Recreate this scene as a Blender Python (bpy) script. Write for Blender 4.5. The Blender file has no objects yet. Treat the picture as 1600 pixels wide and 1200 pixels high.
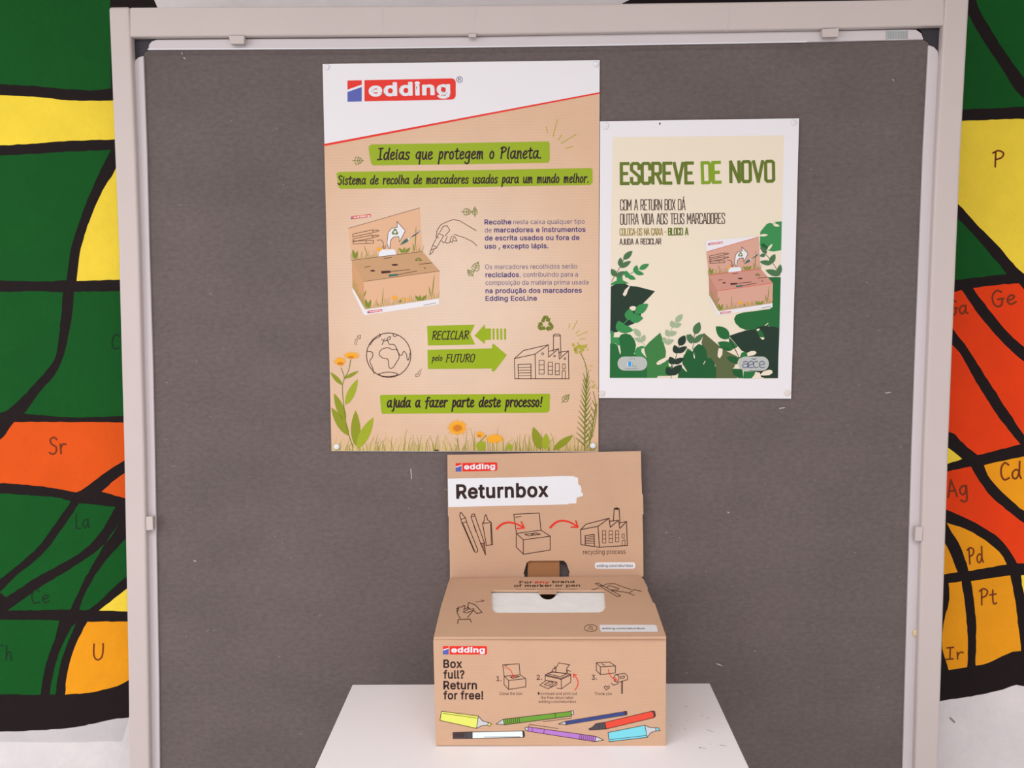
import bpy, bmesh, math, random
from mathutils import Vector, Matrix
from mathutils.geometry import tessellate_polygon
random.seed(7)
SC = bpy.context.scene
COL = SC.collection

# ------------------------------------------------------------------ camera
F = 1600.0                                   # focal length in pixels of the 1600 x 1200 frame
_Y = Vector((26, 139, -F)).normalized()
_X = Vector((1, .009, (26 + 139 * .009) / F)).normalized()
_Z = _X.cross(_Y)
ROT = Matrix((_X, _Y, _Z))                   # camera axes -> world
CAM = Vector((0, -1.585, 1.3227))
cd = bpy.data.cameras.new('camera')
cd.sensor_fit = 'HORIZONTAL'; cd.sensor_width = 36; cd.lens = F / 1600 * 36
cam = bpy.data.objects.new('camera', cd); COL.objects.link(cam)
cam.matrix_world = Matrix.Translation(CAM) @ ROT.to_4x4()
cd.clip_start = .01
SC.camera = cam

# ------------------------------------------------------------------ light and exposure
SC.view_settings.view_transform = 'Standard'
SC.view_settings.look = 'None'
SC.view_settings.gamma = 1
SC.view_settings.use_curve_mapping = False
SC.view_settings.exposure = 0.0
world = bpy.data.worlds.new('world'); SC.world = world
world.use_nodes = True
bg = world.node_tree.nodes['Background']
bg.inputs[0].default_value = (1.0, .92, .92, 1); bg.inputs[1].default_value = .90

def area(name, loc, target, sx, sy, power, col):
    l = bpy.data.lights.new(name, 'AREA'); l.shape = 'RECTANGLE'; l.size = sx; l.size_y = sy
    l.energy = power; l.color = col
    o = bpy.data.objects.new(name, l); COL.objects.link(o); o.location = loc
    o.rotation_euler = (Vector(target) - Vector(loc)).to_track_quat('-Z', 'Y').to_euler()
    return o
area('left_fill_light', (-2.3, -1.9, 1.5), (0.0, 0, .8), 1.6, 1.4, 18, (1, .97, .98))  # added soft lamp that brightens the left side; no opening is built
area('overhead_fill_light', (-.5, -1.9, 2.6), (0.0, -.2, .9), 3.0, 1.0, 39, (1, .88, .92))  # added overhead lamp that brightens the table and box top

# ------------------------------------------------------------------ colours and materials
def lin(c):
    c /= 255.0
    return c / 12.92 if c <= .04045 else ((c + .055) / 1.055) ** 2.4
WHITE = (1.02, 1.02, 1.02)                    # what the light makes of a white sheet
def alb(rgb, k=1.0):
    return tuple(min(.93, lin(v) * k / w) for v, w in zip(rgb, WHITE))
MATS = {}
def mat(name, rgb, rough=.6, noise=0, scale=30, bump=0, bscale=200, lines=0, period=.0032, spec=.3, stretch=(1, 1, 1), big=0, centre=None):
    if name in MATS: return MATS[name]
    m = bpy.data.materials.new(name); m.use_nodes = True
    nt = m.node_tree; N = nt.nodes; L = nt.links
    b = N['Principled BSDF']; c = alb(rgb)
    b.inputs['Base Color'].default_value = (*c, 1)
    b.inputs['Roughness'].default_value = rough
    b.inputs['Specular IOR Level'].default_value = spec
    tc = N.new('ShaderNodeTexCoord'); mp = N.new('ShaderNodeMapping'); L.new(tc.outputs['Object'], mp.inputs[0])
    mp.inputs['Scale'].default_value = stretch
    last = None
    if noise:
        n = N.new('ShaderNodeTexNoise'); n.inputs['Scale'].default_value = scale; n.inputs['Detail'].default_value = 6
        n.inputs['Roughness'].default_value = .65
        L.new(mp.outputs[0], n.inputs['Vector'])
        r = N.new('ShaderNodeMapRange'); r.inputs[1].default_value = .3; r.inputs[2].default_value = .7
        r.inputs[3].default_value = 1 - noise; r.inputs[4].default_value = 1 + noise
        L.new(n.outputs['Fac'], r.inputs[0]); last = r.outputs[0]
    if big:
        n = N.new('ShaderNodeTexNoise'); n.inputs['Scale'].default_value = 11; n.inputs['Detail'].default_value = 3
        L.new(mp.outputs[0], n.inputs['Vector'])
        r = N.new('ShaderNodeMapRange'); r.inputs[1].default_value = .3; r.inputs[2].default_value = .7
        r.inputs[3].default_value = 1 - big; r.inputs[4].default_value = 1 + big
        L.new(n.outputs['Fac'], r.inputs[0])
        mu = N.new('ShaderNodeMath'); mu.operation = 'MULTIPLY'; L.new(last, mu.inputs[0]); L.new(r.outputs[0], mu.inputs[1]); last = mu.outputs[0]
    if lines:
        w = N.new('ShaderNodeTexWave'); w.wave_type = 'BANDS'; w.bands_direction = 'Z'
        w.inputs['Scale'].default_value = .3142 / period; w.inputs['Distortion'].default_value = 2.2
        w.inputs['Detail'].default_value = 2; w.inputs['Detail Scale'].default_value = 1.5
        add = N.new('ShaderNodeVectorMath'); add.operation = 'MULTIPLY_ADD'       # z and y both carry the flutes
        sp = N.new('ShaderNodeSeparateXYZ'); cb = N.new('ShaderNodeCombineXYZ'); ad = N.new('ShaderNodeMath')
        N.remove(add)
        L.new(tc.outputs['Object'], sp.inputs[0]); ad.operation = 'ADD'
        L.new(sp.outputs['Y'], ad.inputs[0]); L.new(sp.outputs['Z'], ad.inputs[1])
        L.new(sp.outputs['X'], cb.inputs['X']); L.new(ad.outputs[0], cb.inputs['Z']); L.new(cb.outputs[0], w.inputs['Vector'])
        r2 = N.new('ShaderNodeMapRange'); r2.inputs[3].default_value = 1 - lines; r2.inputs[4].default_value = 1 + lines
        L.new(w.outputs['Fac'], r2.inputs[0])
        if last:
            mu = N.new('ShaderNodeMath'); mu.operation = 'MULTIPLY'; L.new(last, mu.inputs[0]); L.new(r2.outputs[0], mu.inputs[1]); last = mu.outputs[0]
        else: last = r2.outputs[0]
    colour = None
    if centre:
        d = N.new('ShaderNodeVectorMath'); d.operation = 'DISTANCE'; L.new(tc.outputs['Object'], d.inputs[0]); d.inputs[1].default_value = centre[0]
        r3 = N.new('ShaderNodeMapRange'); r3.interpolation_type = 'SMOOTHSTEP'; r3.inputs[2].default_value = centre[1]; r3.inputs[3].default_value = 1; r3.inputs[4].default_value = 0
        L.new(d.outputs['Value'], r3.inputs[0])
        mx = N.new('ShaderNodeMix'); mx.data_type = 'RGBA'; mx.inputs['A'].default_value = (*c, 1); mx.inputs['B'].default_value = (*alb(centre[2]), 1)
        L.new(r3.outputs[0], mx.inputs['Factor']); colour = mx.outputs['Result']
    if last:
        vm = N.new('ShaderNodeVectorMath'); vm.operation = 'SCALE'; vm.inputs[0].default_value = c
        L.new(last, vm.inputs['Scale'])
        if colour: L.new(colour, vm.inputs[0])
        L.new(vm.outputs[0], b.inputs['Base Color'])
    if bump:
        n2 = N.new('ShaderNodeTexNoise'); n2.inputs['Scale'].default_value = bscale; n2.inputs['Detail'].default_value = 5
        L.new(mp.outputs[0], n2.inputs['Vector'])
        bp = N.new('ShaderNodeBump'); bp.inputs['Strength'].default_value = bump; bp.inputs['Distance'].default_value = .002
        L.new(n2.outputs['Fac'], bp.inputs['Height']); L.new(bp.outputs[0], b.inputs['Normal'])
    MATS[name] = m
    return m

wall_kw = dict(rough=.75, noise=.06, scale=14, bump=.55, bscale=90, spec=.2)
M_WALL = mat('white_plaster', (226, 223, 224), **wall_kw)
M_WGREEN = mat('green_wall_paint', (4, 85, 26), **wall_kw)
M_WYEL = mat('yellow_wall_paint', (255, 222, 66), **wall_kw)
M_WORA = mat('orange_wall_paint', (226, 87, 16), **wall_kw)
M_WRED = mat('red_orange_wall_paint', (236, 65, 12), **wall_kw)
M_WAMB = mat('amber_wall_paint', (241, 161, 21), **wall_kw)
M_WBLK = mat('black_wall_paint', (27, 17, 19), **wall_kw)
M_WGREY = mat('greyish_plaster_smear', (205, 203, 205), **wall_kw)
M_LETD = mat('dark_green_letter_paint', (12, 46, 22), rough=.8)
M_LETR = mat('brown_letter_paint', (118, 51, 21), rough=.8)
M_FRAME = mat('beige_powder_coat', (201, 192, 188), rough=.45, noise=.02, scale=8)
M_TRIM = mat('pale_aluminium_profile', (208, 203, 205), rough=.38, noise=.015, scale=12)
M_GAP = mat('gap_shade', (60, 36, 32), rough=.9)
M_CORNER = mat('dark_plastic_corner', (49, 47, 54), rough=.5)
M_FELT = mat('grey_felt', (107, 99, 97), rough=.95, noise=.15, scale=170, big=.07, stretch=(.6, 1, 1), bump=.5, bscale=600, spec=.1)
M_PAPER = mat('white_poster_paper', (230, 232, 235), rough=.35, spec=.35)
M_KPRINT = mat('kraft_print', (216, 181, 148), rough=.4, noise=.04, scale=12, lines=.02, period=.0042, centre=((-.02, 0, .24), .34, (225, 205, 183)))
M_KRAFT = mat('kraft_cardboard', (201, 167, 138), rough=.7, noise=.03, scale=20, lines=.035, period=.0031, spec=.2)
M_KDARK = mat('raw_brown_cardboard', (160, 114, 74), rough=.8, noise=.05, scale=20)
M_WHITEP = mat('white_print', (228, 234, 238), rough=.5)
M_LINER = mat('white_cardboard_liner', (238, 245, 245), rough=.6, noise=.05, scale=50)
M_BLACKP = mat('dark_brown_print', (47, 26, 25), rough=.5)
M_LINEP = mat('brown_line_print', (65, 34, 25), rough=.5)
M_REDP = mat('red_print', (226, 45, 30), rough=.45)
M_BLUEP = mat('blue_print', (84, 96, 175), rough=.45)
M_PURP = mat('violet_grey_print', (91, 83, 129), rough=.5)
M_PURB = mat('violet_bold_print', (72, 59, 121), rough=.5)
M_OLIVE = mat('leaf_green_print', (148, 175, 13), rough=.45)
M_OLIVED = mat('dark_olive_print', (108, 122, 25), rough=.45)
M_RAY = mat('thin_olive_print', (176, 171, 60), rough=.45)
M_GRASS1 = mat('straw_print', (155, 153, 57), rough=.45)
M_GRASS2 = mat('pale_straw_print', (208, 186, 122), rough=.45)
M_ORANGEP = mat('orange_print', (238, 171, 37), rough=.45)
M_CREAM = mat('cream_print', (232, 224, 201), rough=.4)
M_TABLE = mat('white_laminate', (244, 245, 246), rough=.42, noise=.01, scale=5)
M_SPECK = mat('grey_smudge', (150, 144, 143), rough=.8)
M_PIN = mat('frosted_pin_plastic', (222, 232, 233), rough=.3)
M_STICK = mat('yellowed_adhesive', (218, 198, 160), rough=.5)
M_FLOOR = mat('pale_concrete_floor', (208, 209, 208), rough=.7, noise=.05, scale=6)
M_STEEL = mat('chrome_leg', (190, 205, 205), rough=.3)
M_SLAB = mat('shading_slab_plaster', (206, 205, 201), rough=.8)  # for the unseen slab added overhead

# ------------------------------------------------------------------ object helpers
ORIG = {}
def link(o): COL.objects.link(o); return o
def tag(o, label=None, cat=None, group=None, kind=None):
    if label: o['label'] = label
    if cat: o['category'] = cat
    if group: o['group'] = group
    if kind: o['kind'] = kind
    return o
def empty(name, loc, label, cat, group=None):
    o = link(bpy.data.objects.new(name, None)); o.location = loc; o.empty_display_size = .05
    ORIG[o.name] = Vector(loc); return tag(o, label, cat, group)
def build(name, V, Fc, m, parent=None, base=None, smooth=False):
    """world-space vertices -> one mesh object, origin at its thing's base"""
    b = ORIG[parent.name] if parent is not None else Vector(base or (0, 0, 0))
    me = bpy.data.meshes.new(name)
    me.from_pydata([tuple(Vector(v) - b) for v in V], [], Fc); me.update()
    me.materials.append(m)
    if smooth:
        for p in me.polygons: p.use_smooth = True
    o = link(bpy.data.objects.new(name, me))
    if parent is not None: o.parent = parent; ORIG[o.name] = b
    else: o.location = b; ORIG[o.name] = b
    return o
def bevel(o, w, seg=3):
    md = o.modifiers.new('bevel', 'BEVEL'); md.width = w; md.segments = seg; md.limit_method = 'ANGLE'
    md.angle_limit = math.radians(40); md.harden_normals = False
    return o
def box_vf(x0, x1, y0, y1, z0, z1):
    V = [(x, y, z) for z in (z0, z1) for x, y in ((x0, y0), (x1, y0), (x1, y1), (x0, y1))]
    return V, [(3, 2, 1, 0), (4, 5, 6, 7), (0, 1, 5, 4), (1, 2, 6, 5), (2, 3, 7, 6), (3, 0, 4, 7)]
def box(name, x0, x1, y0, y1, z0, z1, m, parent=None, bv=0, base=None):
    V, Fc = box_vf(x0, x1, y0, y1, z0, z1)
    o = build(name, V, Fc, m, parent, base)
    return bevel(o, bv) if bv else o

class Surf:
    """a flat surface of the place; P turns a point measured in the photograph into a point on it"""
    def __init__(s, axis, val): s.a = axis; s.v = val
    def P(s, u, v, lift=0.0):
        r = ROT @ Vector((u - 800, 600 - v, -F))
        if s.a == 'y': t = (s.v - CAM.y) / r.y; p = CAM + r * t; p.y -= lift
        else: t = (s.v - CAM.z) / r.z; p = CAM + r * t; p.z += lift
        return p
LAY = .00012

def area2(p): return sum(p[i][0] * p[(i + 1) % len(p)][1] - p[(i + 1) % len(p)][0] * p[i][1] for i in range(len(p)))
def slab(name, S, pts, m, depth, parent=None, base=None, lift=0.0, bv=0):
    """an outline on a surface given real thickness behind it"""
    if area2(pts) > 0: pts = pts[::-1]
    n = len(pts)
    fr = [S.P(u, v, lift) for u, v in pts]
    d = Vector((0, depth, 0)) if S.a == 'y' else Vector((0, 0, -depth))
    V = fr + [p + d for p in fr]
    Fc = [tuple(range(n))[::1], tuple(range(2 * n - 1, n - 1, -1))] + [((i + 1) % n, i, n + i, n + (i + 1) % n) for i in range(n)]
    o = build(name, V, Fc, m, parent, base)
    bm = bmesh.new(); bm.from_mesh(o.data); bmesh.ops.recalc_face_normals(bm, faces=bm.faces)
    bmesh.ops.triangulate(bm, faces=[f for f in bm.faces if len(f.verts) > 4]); bm.to_mesh(o.data); bm.free()
    return bevel(o, bv) if bv else o

def fill(name, S, polys, m, L, parent):
    if name == 'printed_blossom': pass
    elif name in ('printed_leaves', 'printed_flowers', 'printed_flower_centres', 'pictured_flowers', 'badge') and 1 < len(polys) < 12:
        nm = name.replace('leaves', 'leaf').replace('flowers', 'flower').replace('centres', 'centre')
        return [fill(nm, S, [p], m, L, parent) for p in polys][-1]
    V = []; Fc = []
    for ip, p in enumerate(polys):
        if area2(p) > 0: p = p[::-1]
        b = len(V); V += [S.P(u, v, LAY * L + 1.5e-5 * (ip % 7)) for u, v in p]
        tri = tessellate_polygon([[Vector((u, v, 0)) for u, v in p]])
        Fc += [(b + t[0], b + t[1], b + t[2]) for t in tri]
    o = build(name, V, Fc, m, parent)
    bm = bmesh.new(); bm.from_mesh(o.data)
    want = Vector((0, -1, 0)) if S.a == 'y' else Vector((0, 0, 1))
    bm.normal_update()
    fl = [f for f in bm.faces if f.normal.dot(want) < 0]
    bmesh.ops.reverse_faces(bm, faces=fl); bm.to_mesh(o.data); bm.free()
    return o
def cr(pts, n=6, closed=False):
    """smooth curve through the points"""
    if len(pts) < 3: return pts
    out = []
    k = len(pts)
    for i in range(k if closed else k - 1):
        if closed: a, b, c, d = pts[i - 1], pts[i], pts[(i + 1) % k], pts[(i + 2) % k]
        else: a = pts[max(i - 1, 0)]; b = pts[i]; c = pts[i + 1]; d = pts[min(i + 2, k - 1)]
        for j in range(n):
            t = j / n
            out.append(tuple(.5 * (2 * b[q] + (c[q] - a[q]) * t + (2 * a[q] - 5 * b[q] + 4 * c[q] - d[q]) * t * t + (3 * b[q] - a[q] - 3 * c[q] + d[q]) * t ** 3) for q in (0, 1)))
    if not closed: out.append(pts[-1])
    return out
def ribbon(pts, w):
    cut = []
    if not isinstance(w, tuple):
        for i in range(1, len(pts) - 1):
            a = Vector((pts[i][0] - pts[i - 1][0], pts[i][1] - pts[i - 1][1])); b = Vector((pts[i + 1][0] - pts[i][0], pts[i + 1][1] - pts[i][1]))
            if a.length > 1e-6 and b.length > 1e-6 and a.angle(b) > math.radians(58): cut.append(i)
    if not cut: return ribbon1(pts, w)
    out = []; s = 0
    for i in cut + [len(pts) - 1]: out += ribbon1(pts[s:i + 1], w); s = i
    return out
def ribbon1(pts, w):
    """list of quads covering a polyline with pen width w (taper optional as (w0,w1))"""
    w0, w1 = w if isinstance(w, tuple) else (w, w)
    q = [pts[0]]
    for p in pts[1:]:
        if (p[0] - q[-1][0]) ** 2 + (p[1] - q[-1][1]) ** 2 > 1e-6: q.append(p)
    pts = q
    if len(pts) < 2: pts = [pts[0], (pts[0][0] + .01, pts[0][1])]
    k = len(pts); Lf = []; Rt = []
    closed = k > 3 and abs(pts[0][0] - pts[-1][0]) + abs(pts[0][1] - pts[-1][1]) < 1e-3
    for i in range(k):
        h = (w0 + (w1 - w0) * i / (k - 1)) / 2
        if closed and i in (0, k - 1): a, b, c = pts[k - 2], pts[0], pts[1]
        else: a = pts[max(i - 1, 0)]; b = pts[i]; c = pts[min(i + 1, k - 1)]
        d1 = Vector((b[0] - a[0], b[1] - a[1])); d2 = Vector((c[0] - b[0], c[1] - b[1]))
        if d1.length < 1e-9: d1 = d2
        if d2.length < 1e-9: d2 = d1
        d1.normalize(); d2.normalize()
        t = d1 + d2
        if t.length < .2: t = d2.copy()
        t.normalize(); n = Vector((-t.y, t.x))
        s = 1 / max(.5, n.dot(Vector((-d2.y, d2.x))))
        e = Vector((0, 0))
        if not closed and i == 0: e = -d2 * h * .8
        if not closed and i == k - 1: e = d1 * h * .8
        Lf.append((b[0] + n.x * h * s + e.x, b[1] + n.y * h * s + e.y)); Rt.append((b[0] - n.x * h * s + e.x, b[1] - n.y * h * s + e.y))
    return [[Lf[i], Lf[i + 1], Rt[i + 1], Rt[i]] for i in range(k - 1)]
def quads(name, S, Q, m, L, parent):
    V = []; Fc = []
    for iq, q in enumerate(Q):
        b = len(V)
        if area2(q) > 0: q = q[::-1]
        V += [S.P(u, v, LAY * L + 1.4e-5 * (iq % 6)) for u, v in q]; Fc.append((b, b + 1, b + 2, b + 3))
    o = build(name, V, Fc, m, parent)
    me = o.data; want = Vector((0, -1, 0)) if S.a == 'y' else Vector((0, 0, 1))
    me.update()
    fl = [p.index for p in me.polygons if p.normal.dot(want) < 0]
    if fl:
        bm = bmesh.new(); bm.from_mesh(me); bm.faces.ensure_lookup_table()
        bmesh.ops.reverse_faces(bm, faces=[bm.faces[i] for i in fl]); bm.to_mesh(me); bm.free()
    return o
SINGLE = ('printed_stems', 'stray_fibre', 'pictured_pens')
def lines(name, S, Ls, w, m, L, parent, smooth=False):
    if name in SINGLE and len(Ls) > 1:
        return [lines(name.replace('stems', 'stem').replace('pens', 'pen'), S, [l], w, m, L, parent, smooth) for l in Ls][-1]
    Q = []
    for l in Ls: Q += ribbon(cr(l) if smooth else l, w)
    return quads(name, S, Q, m, L, parent)
def circ(cx, cy, rx, ry=None, n=20, a0=0, a1=360):
    ry = rx if ry is None else ry
    full = abs(a1 - a0) >= 360
    k = n if full else n + 1
    return [(cx + rx * math.cos(math.radians(a0 + (a1 - a0) * i / n)), cy + ry * math.sin(math.radians(a0 + (a1 - a0) * i / n))) for i in range(k)]
def ring(cx, cy, rx, ry=None, n=24): c = circ(cx, cy, rx, ry, n); return c + [c[0]]
def rrect(x0, y0, x1, y1, r, sl=0.0, corners=(1, 1, 1, 1)):
    """rounded rectangle, sl = rise per pixel to the right; corners tl,tr,br,bl"""
    out = []
    for (cx, cy, a, on) in ((x0 + r, y0 + r, 180, corners[0]), (x1 - r, y0 + r, 270, corners[1]), (x1 - r, y1 - r, 0, corners[2]), (x0 + r, y1 - r, 90, corners[3])):
        if on: out += circ(cx, cy, r, n=5, a0=a, a1=a + 90)
        else: out.append((x0 if a in (180, 90) else x1, y0 if a in (180, 270) else y1))
    return [(x, y - (x - x0) * sl) for x, y in out]
def zf(s, ox, oy): return lambda pts: [(ox + x / s, oy + y / s) for x, y in pts]
def leafpoly(b, t, w, n=8, bend=0.0, ex=.85):
    d = Vector((t[0] - b[0], t[1] - b[1])); nn = Vector((-d.y, d.x)).normalized()
    A = []; B = []
    for i in range(n + 1):
        f = i / n; h = w / 2 * math.sin(math.pi * f ** ex) ** .8 if 0 < f < 1 else 0
        c = Vector(b) + d * f + nn * (bend * math.sin(math.pi * f))
        A.append(tuple(c + nn * h)); B.append(tuple(c - nn * h))
    return A + B[-2:0:-1]

# ------------------------------------------------------------------ lettering
HAND = {
 'a': (.78, ['s.62,.85 .4,1 .12,.75 .08,.3 .25,.02 .45,.2 .62,.65', 's.65,1 .6,.5 .65,.1 .78,.05']),
 'c': (.62, ['s.58,.8 .4,1 .12,.7 .1,.25 .3,0 .6,.15']),
 'd': (.78, ['s.6,.8 .38,.95 .12,.65 .1,.2 .28,0 .5,.25 .64,.8', 's.74,1.75 .67,1 .63,.4 .72,0']),
 'e': (.62, ['s.1,.45 .42,.58 .54,.84 .35,1 .12,.7 .1,.25 .3,0 .6,.2']),
 'f': (.62, ['s.68,1.6 .48,1.75 .35,1.5 .3,.8 .25,0 .2,-.2', 'l.05,.85 .6,.95']),
 'g': (.74, ['s.6,.85 .4,1 .12,.7 .12,.3 .3,.1 .5,.3 .62,.75', 's.65,1 .62,.2 .55,-.5 .3,-.65 .08,-.45']),
 'h': (.68, ['s.17,1.75 .15,.9 .12,0', 's.14,.5 .35,.95 .55,.85 .55,.4 .62,0']),
 'i': (.32, ['s.15,1 .12,.4 .2,0', 'l.17,1.32 .2,1.42']),
 'j': (.4, ['s.3,1 .3,.2 .22,-.45 .02,-.6', 'l.31,1.32 .34,1.42']),
 'l': (.34, ['s.24,1.75 .14,.9 .12,.2 .24,0']),
 'm': (.92, ['l.12,1 .12,0', 's.12,.5 .3,.97 .42,.85 .42,0', 's.42,.5 .6,.97 .76,.85 .75,.3 .84,0']),
 'n': (.68, ['l.12,1 .12,0', 's.12,.5 .35,.97 .52,.85 .52,.3 .6,0']),
 'o': (.62, ['s.35,1 .12,.75 .1,.25 .3,0 .52,.25 .52,.75 .35,1']),
 'p': (.64, ['s.17,1 .13,.2 .06,-.65', 's.13,.6 .35,1 .55,.8 .5,.3 .3,.05 .13,.2']),
 'q': (.74, ['s.6,.85 .4,1 .12,.7 .12,.3 .3,.1 .5,.3 .6,.75', 's.65,1 .6,.2 .58,-.65']),
 'r': (.58, ['l.12,1 .13,0', 's.13,.5 .28,.88 .46,1 .58,.9']),
 's': (.58, ['s.55,.85 .35,1 .12,.8 .25,.55 .48,.35 .45,.08 .2,0 .05,.15']),
 't': (.56, ['s.3,1.55 .25,.7 .27,.1 .42,0 .55,.1', 'l.0,1.02 .56,1.1']),
 'u': (.7, ['s.1,1 .1,.3 .25,0 .45,.2 .56,.75', 's.58,1 .57,.3 .68,0']),
 'z': (.64, ['l.1,.95 .55,1 .1,.05 .6,.05']),
 'I': (.66, ['l.1,1.7 .62,1.75', 'l.36,1.72 .3,0', 'l.0,.0 .56,.05']),
 'P': (.8, ['s.24,1.65 .2,.9 .15,0', 's.05,1.55 .4,1.78 .74,1.5 .6,1.0 .2,.8']),
 'S': (.78, ['s.75,1.5 .5,1.75 .2,1.5 .3,1.05 .65,.7 .6,.2 .3,0 .05,.2']),
 'R': (.8, ['s.24,1.65 .2,.9 .15,0', 's.05,1.55 .4,1.78 .74,1.5 .6,1.0 .2,.85', 's.3,.88 .5,.5 .78,0']),
 'E': (.72, ['l.7,1.72 .17,1.7 .1,0 .62,.04', 'l.14,.9 .55,.95']),
 'C': (.74, ['s.72,1.5 .45,1.75 .15,1.3 .1,.5 .3,0 .68,.15']),
 'L': (.62, ['l.2,1.75 .1,.02 .56,.0']),
 'A': (.8, ['l.02,0 .4,1.75 .74,0', 'l.15,.6 .66,.65']),
 'F': (.7, ['l.2,1.7 .1,0', 'l.1,1.7 .72,1.75', 'l.14,.95 .6,1']),
 'U': (.8, ['s.15,1.7 .1,.5 .3,0 .58,.2 .7,.8 .75,1.7']),
 'T': (.66, ['l.0,1.68 .72,1.75', 'l.38,1.7 .3,0']),
 'O': (.8, ['s.45,1.75 .15,1.4 .1,.5 .3,0 .6,.15 .75,1 .65,1.6 .45,1.75']),
 'G': (.8, ['s.72,1.5 .45,1.75 .15,1.3 .1,.5 .3,0 .6,.1 .7,.75', 'l.42,.78 .8,.78']),
 '.': (.3, ['l.12,.03 .16,.05']), '!': (.36, ['l.28,1.7 .2,.5', 'l.16,.03 .19,.06']), ' ': (.62, []),
}
SQ = {
 'A': (.5, ['0,0 .2,1 .28,1 .48,0', '.07,.3 .41,.3']),
 'B': (.46, ['0,0 0,1 .34,1 .42,.92 .42,.6 .34,.52 0,.52', '.34,.52 .42,.44 .42,.08 .34,0 0,0']),
 'C': (.45, ['.42,.72 .42,.92 .34,1 .08,1 0,.92 0,.08 .08,0 .34,0 .42,.08 .42,.28']),
 'D': (.46, ['0,0 0,1 .34,1 .42,.92 .42,.08 .34,0 0,0']),
 'E': (.42, ['.38,1 0,1 0,0 .38,0', '0,.5 .3,.5']),
 'I': (.08, ['.02,0 .02,1']),
 'J': (.34, ['.3,1 .3,.08 .24,0 .02,0']),
 'L': (.4, ['0,1 0,0 .36,0']),
 'M': (.6, ['0,0 0,1 .27,.35 .54,1 .54,0']),
 'N': (.48, ['0,0 0,1 .44,0 .44,1']),
 'O': (.46, ['.08,1 0,.92 0,.08 .08,0 .34,0 .42,.08 .42,.92 .34,1 .08,1']),
 'R': (.48, ['0,0 0,1 .34,1 .42,.92 .42,.55 .34,.47 0,.47', '.22,.47 .44,0']),
 'S': (.45, ['.42,.74 .42,.92 .34,1 .08,1 0,.92 0,.68 .42,.34 .42,.08 .34,0 .08,0 0,.08 0,.26']),
 'T': (.44, ['0,1 .44,1', '.22,1 .22,0']),
 'U': (.46, ['0,1 0,.08 .08,0 .34,0 .42,.08 .42,1']),
 'V': (.5, ['0,1 .24,0 .48,1']),
 'X': (.48, ['0,0 .44,1', '.44,0 0,1']),
 '\u00c1': (.5, ['0,0 .2,1 .28,1 .48,0', '.07,.3 .41,.3', '.22,1.12 .3,1.28']),
 '-': (.3, ['0,.45 .24,.45']), ' ': (.26, []),
}
def glyph_lines(s, font, sp, asc=1.0):
    x = 0; out = []
    for ch in s:
        w, st = font[ch]
        for t in st:
            mode = 'l'
            if t[0] in 'sl': mode = t[0]; t = t[1:]
            pts = [tuple(float(v) for v in p.split(',')) for p in t.split()]
            pts = [(x + a, b if b <= 1 else 1 + (b - 1) * asc) for a, b in pts]
            out.append(cr(pts, 5) if mode == 's' else pts)
        x += w + sp
    return out, x - sp
def pen(name, S, s, font, p0, p1, h, w, m, L, parent, sp=.12, asc=1.0, slant=0.0):
    ls, W = glyph_lines(s, font, sp, asc)
    d = Vector((p1[0] - p0[0], p1[1] - p0[1]))
    up = Vector((d.y, -d.x)).normalized()
    Q = []
    for l in ls:
        pts = [(p0[0] + d.x * ((x + slant * y) / W) + up.x * y * h, p0[1] + d.y * (x / W) + up.y * y * h) for x, y in l]
        Q += ribbon(pts, w)
    return quads(name, S, Q, m, L, parent)

FONT = None
try:
    import os
    fp = os.path.join(bpy.utils.resource_path('LOCAL'), 'datafiles', 'fonts', 'Inter.woff2')
    if os.path.exists(fp): FONT = bpy.data.fonts.load(fp)      # the sans serif that ships with Blender
except Exception: FONT = None
NB = [0]
def type_vf(s, bold):
    c = bpy.data.curves.new('t', 'FONT'); c.body = s; c.size = 1; c.resolution_u = 2
    c.fill_mode = 'FRONT'; c.space_character = 1 + bold * 1.6
    if FONT: c.font = FONT; c.size = 1.43
    o = bpy.data.objects.new('t', c); COL.objects.link(o)
    me = o.to_mesh(depsgraph=bpy.context.evaluated_depsgraph_get())
    V = [(v.co.x, v.co.y) for v in me.vertices]; Fc = [tuple(p.vertices) for p in me.polygons]
    NB[0] = len(V)
    if bold:                                             # heavier face: the outline of every letter is thickened
        cnt = {}
        for f in Fc:
            for i in range(len(f)):
                e = tuple(sorted((f[i], f[(i + 1) % len(f)]))); cnt[e] = cnt.get(e, 0) + 1
        for (a, b), n in list(cnt.items()):
            if n != 1: continue
            pa, pb = Vector(V[a]), Vector(V[b]); d = pb - pa
            if d.length < 1e-6: continue
            d.normalize(); nn = Vector((-d.y, d.x)) * bold; d *= bold * .6; k = len(V)
            V += [tuple(pa - d + nn), tuple(pb + d + nn), tuple(pb + d - nn), tuple(pa - d - nn)]; Fc.append((k, k + 3, k + 2, k + 1))
    o.to_mesh_clear(); bpy.data.objects.remove(o); bpy.data.curves.remove(c)
    return V, Fc
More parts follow.
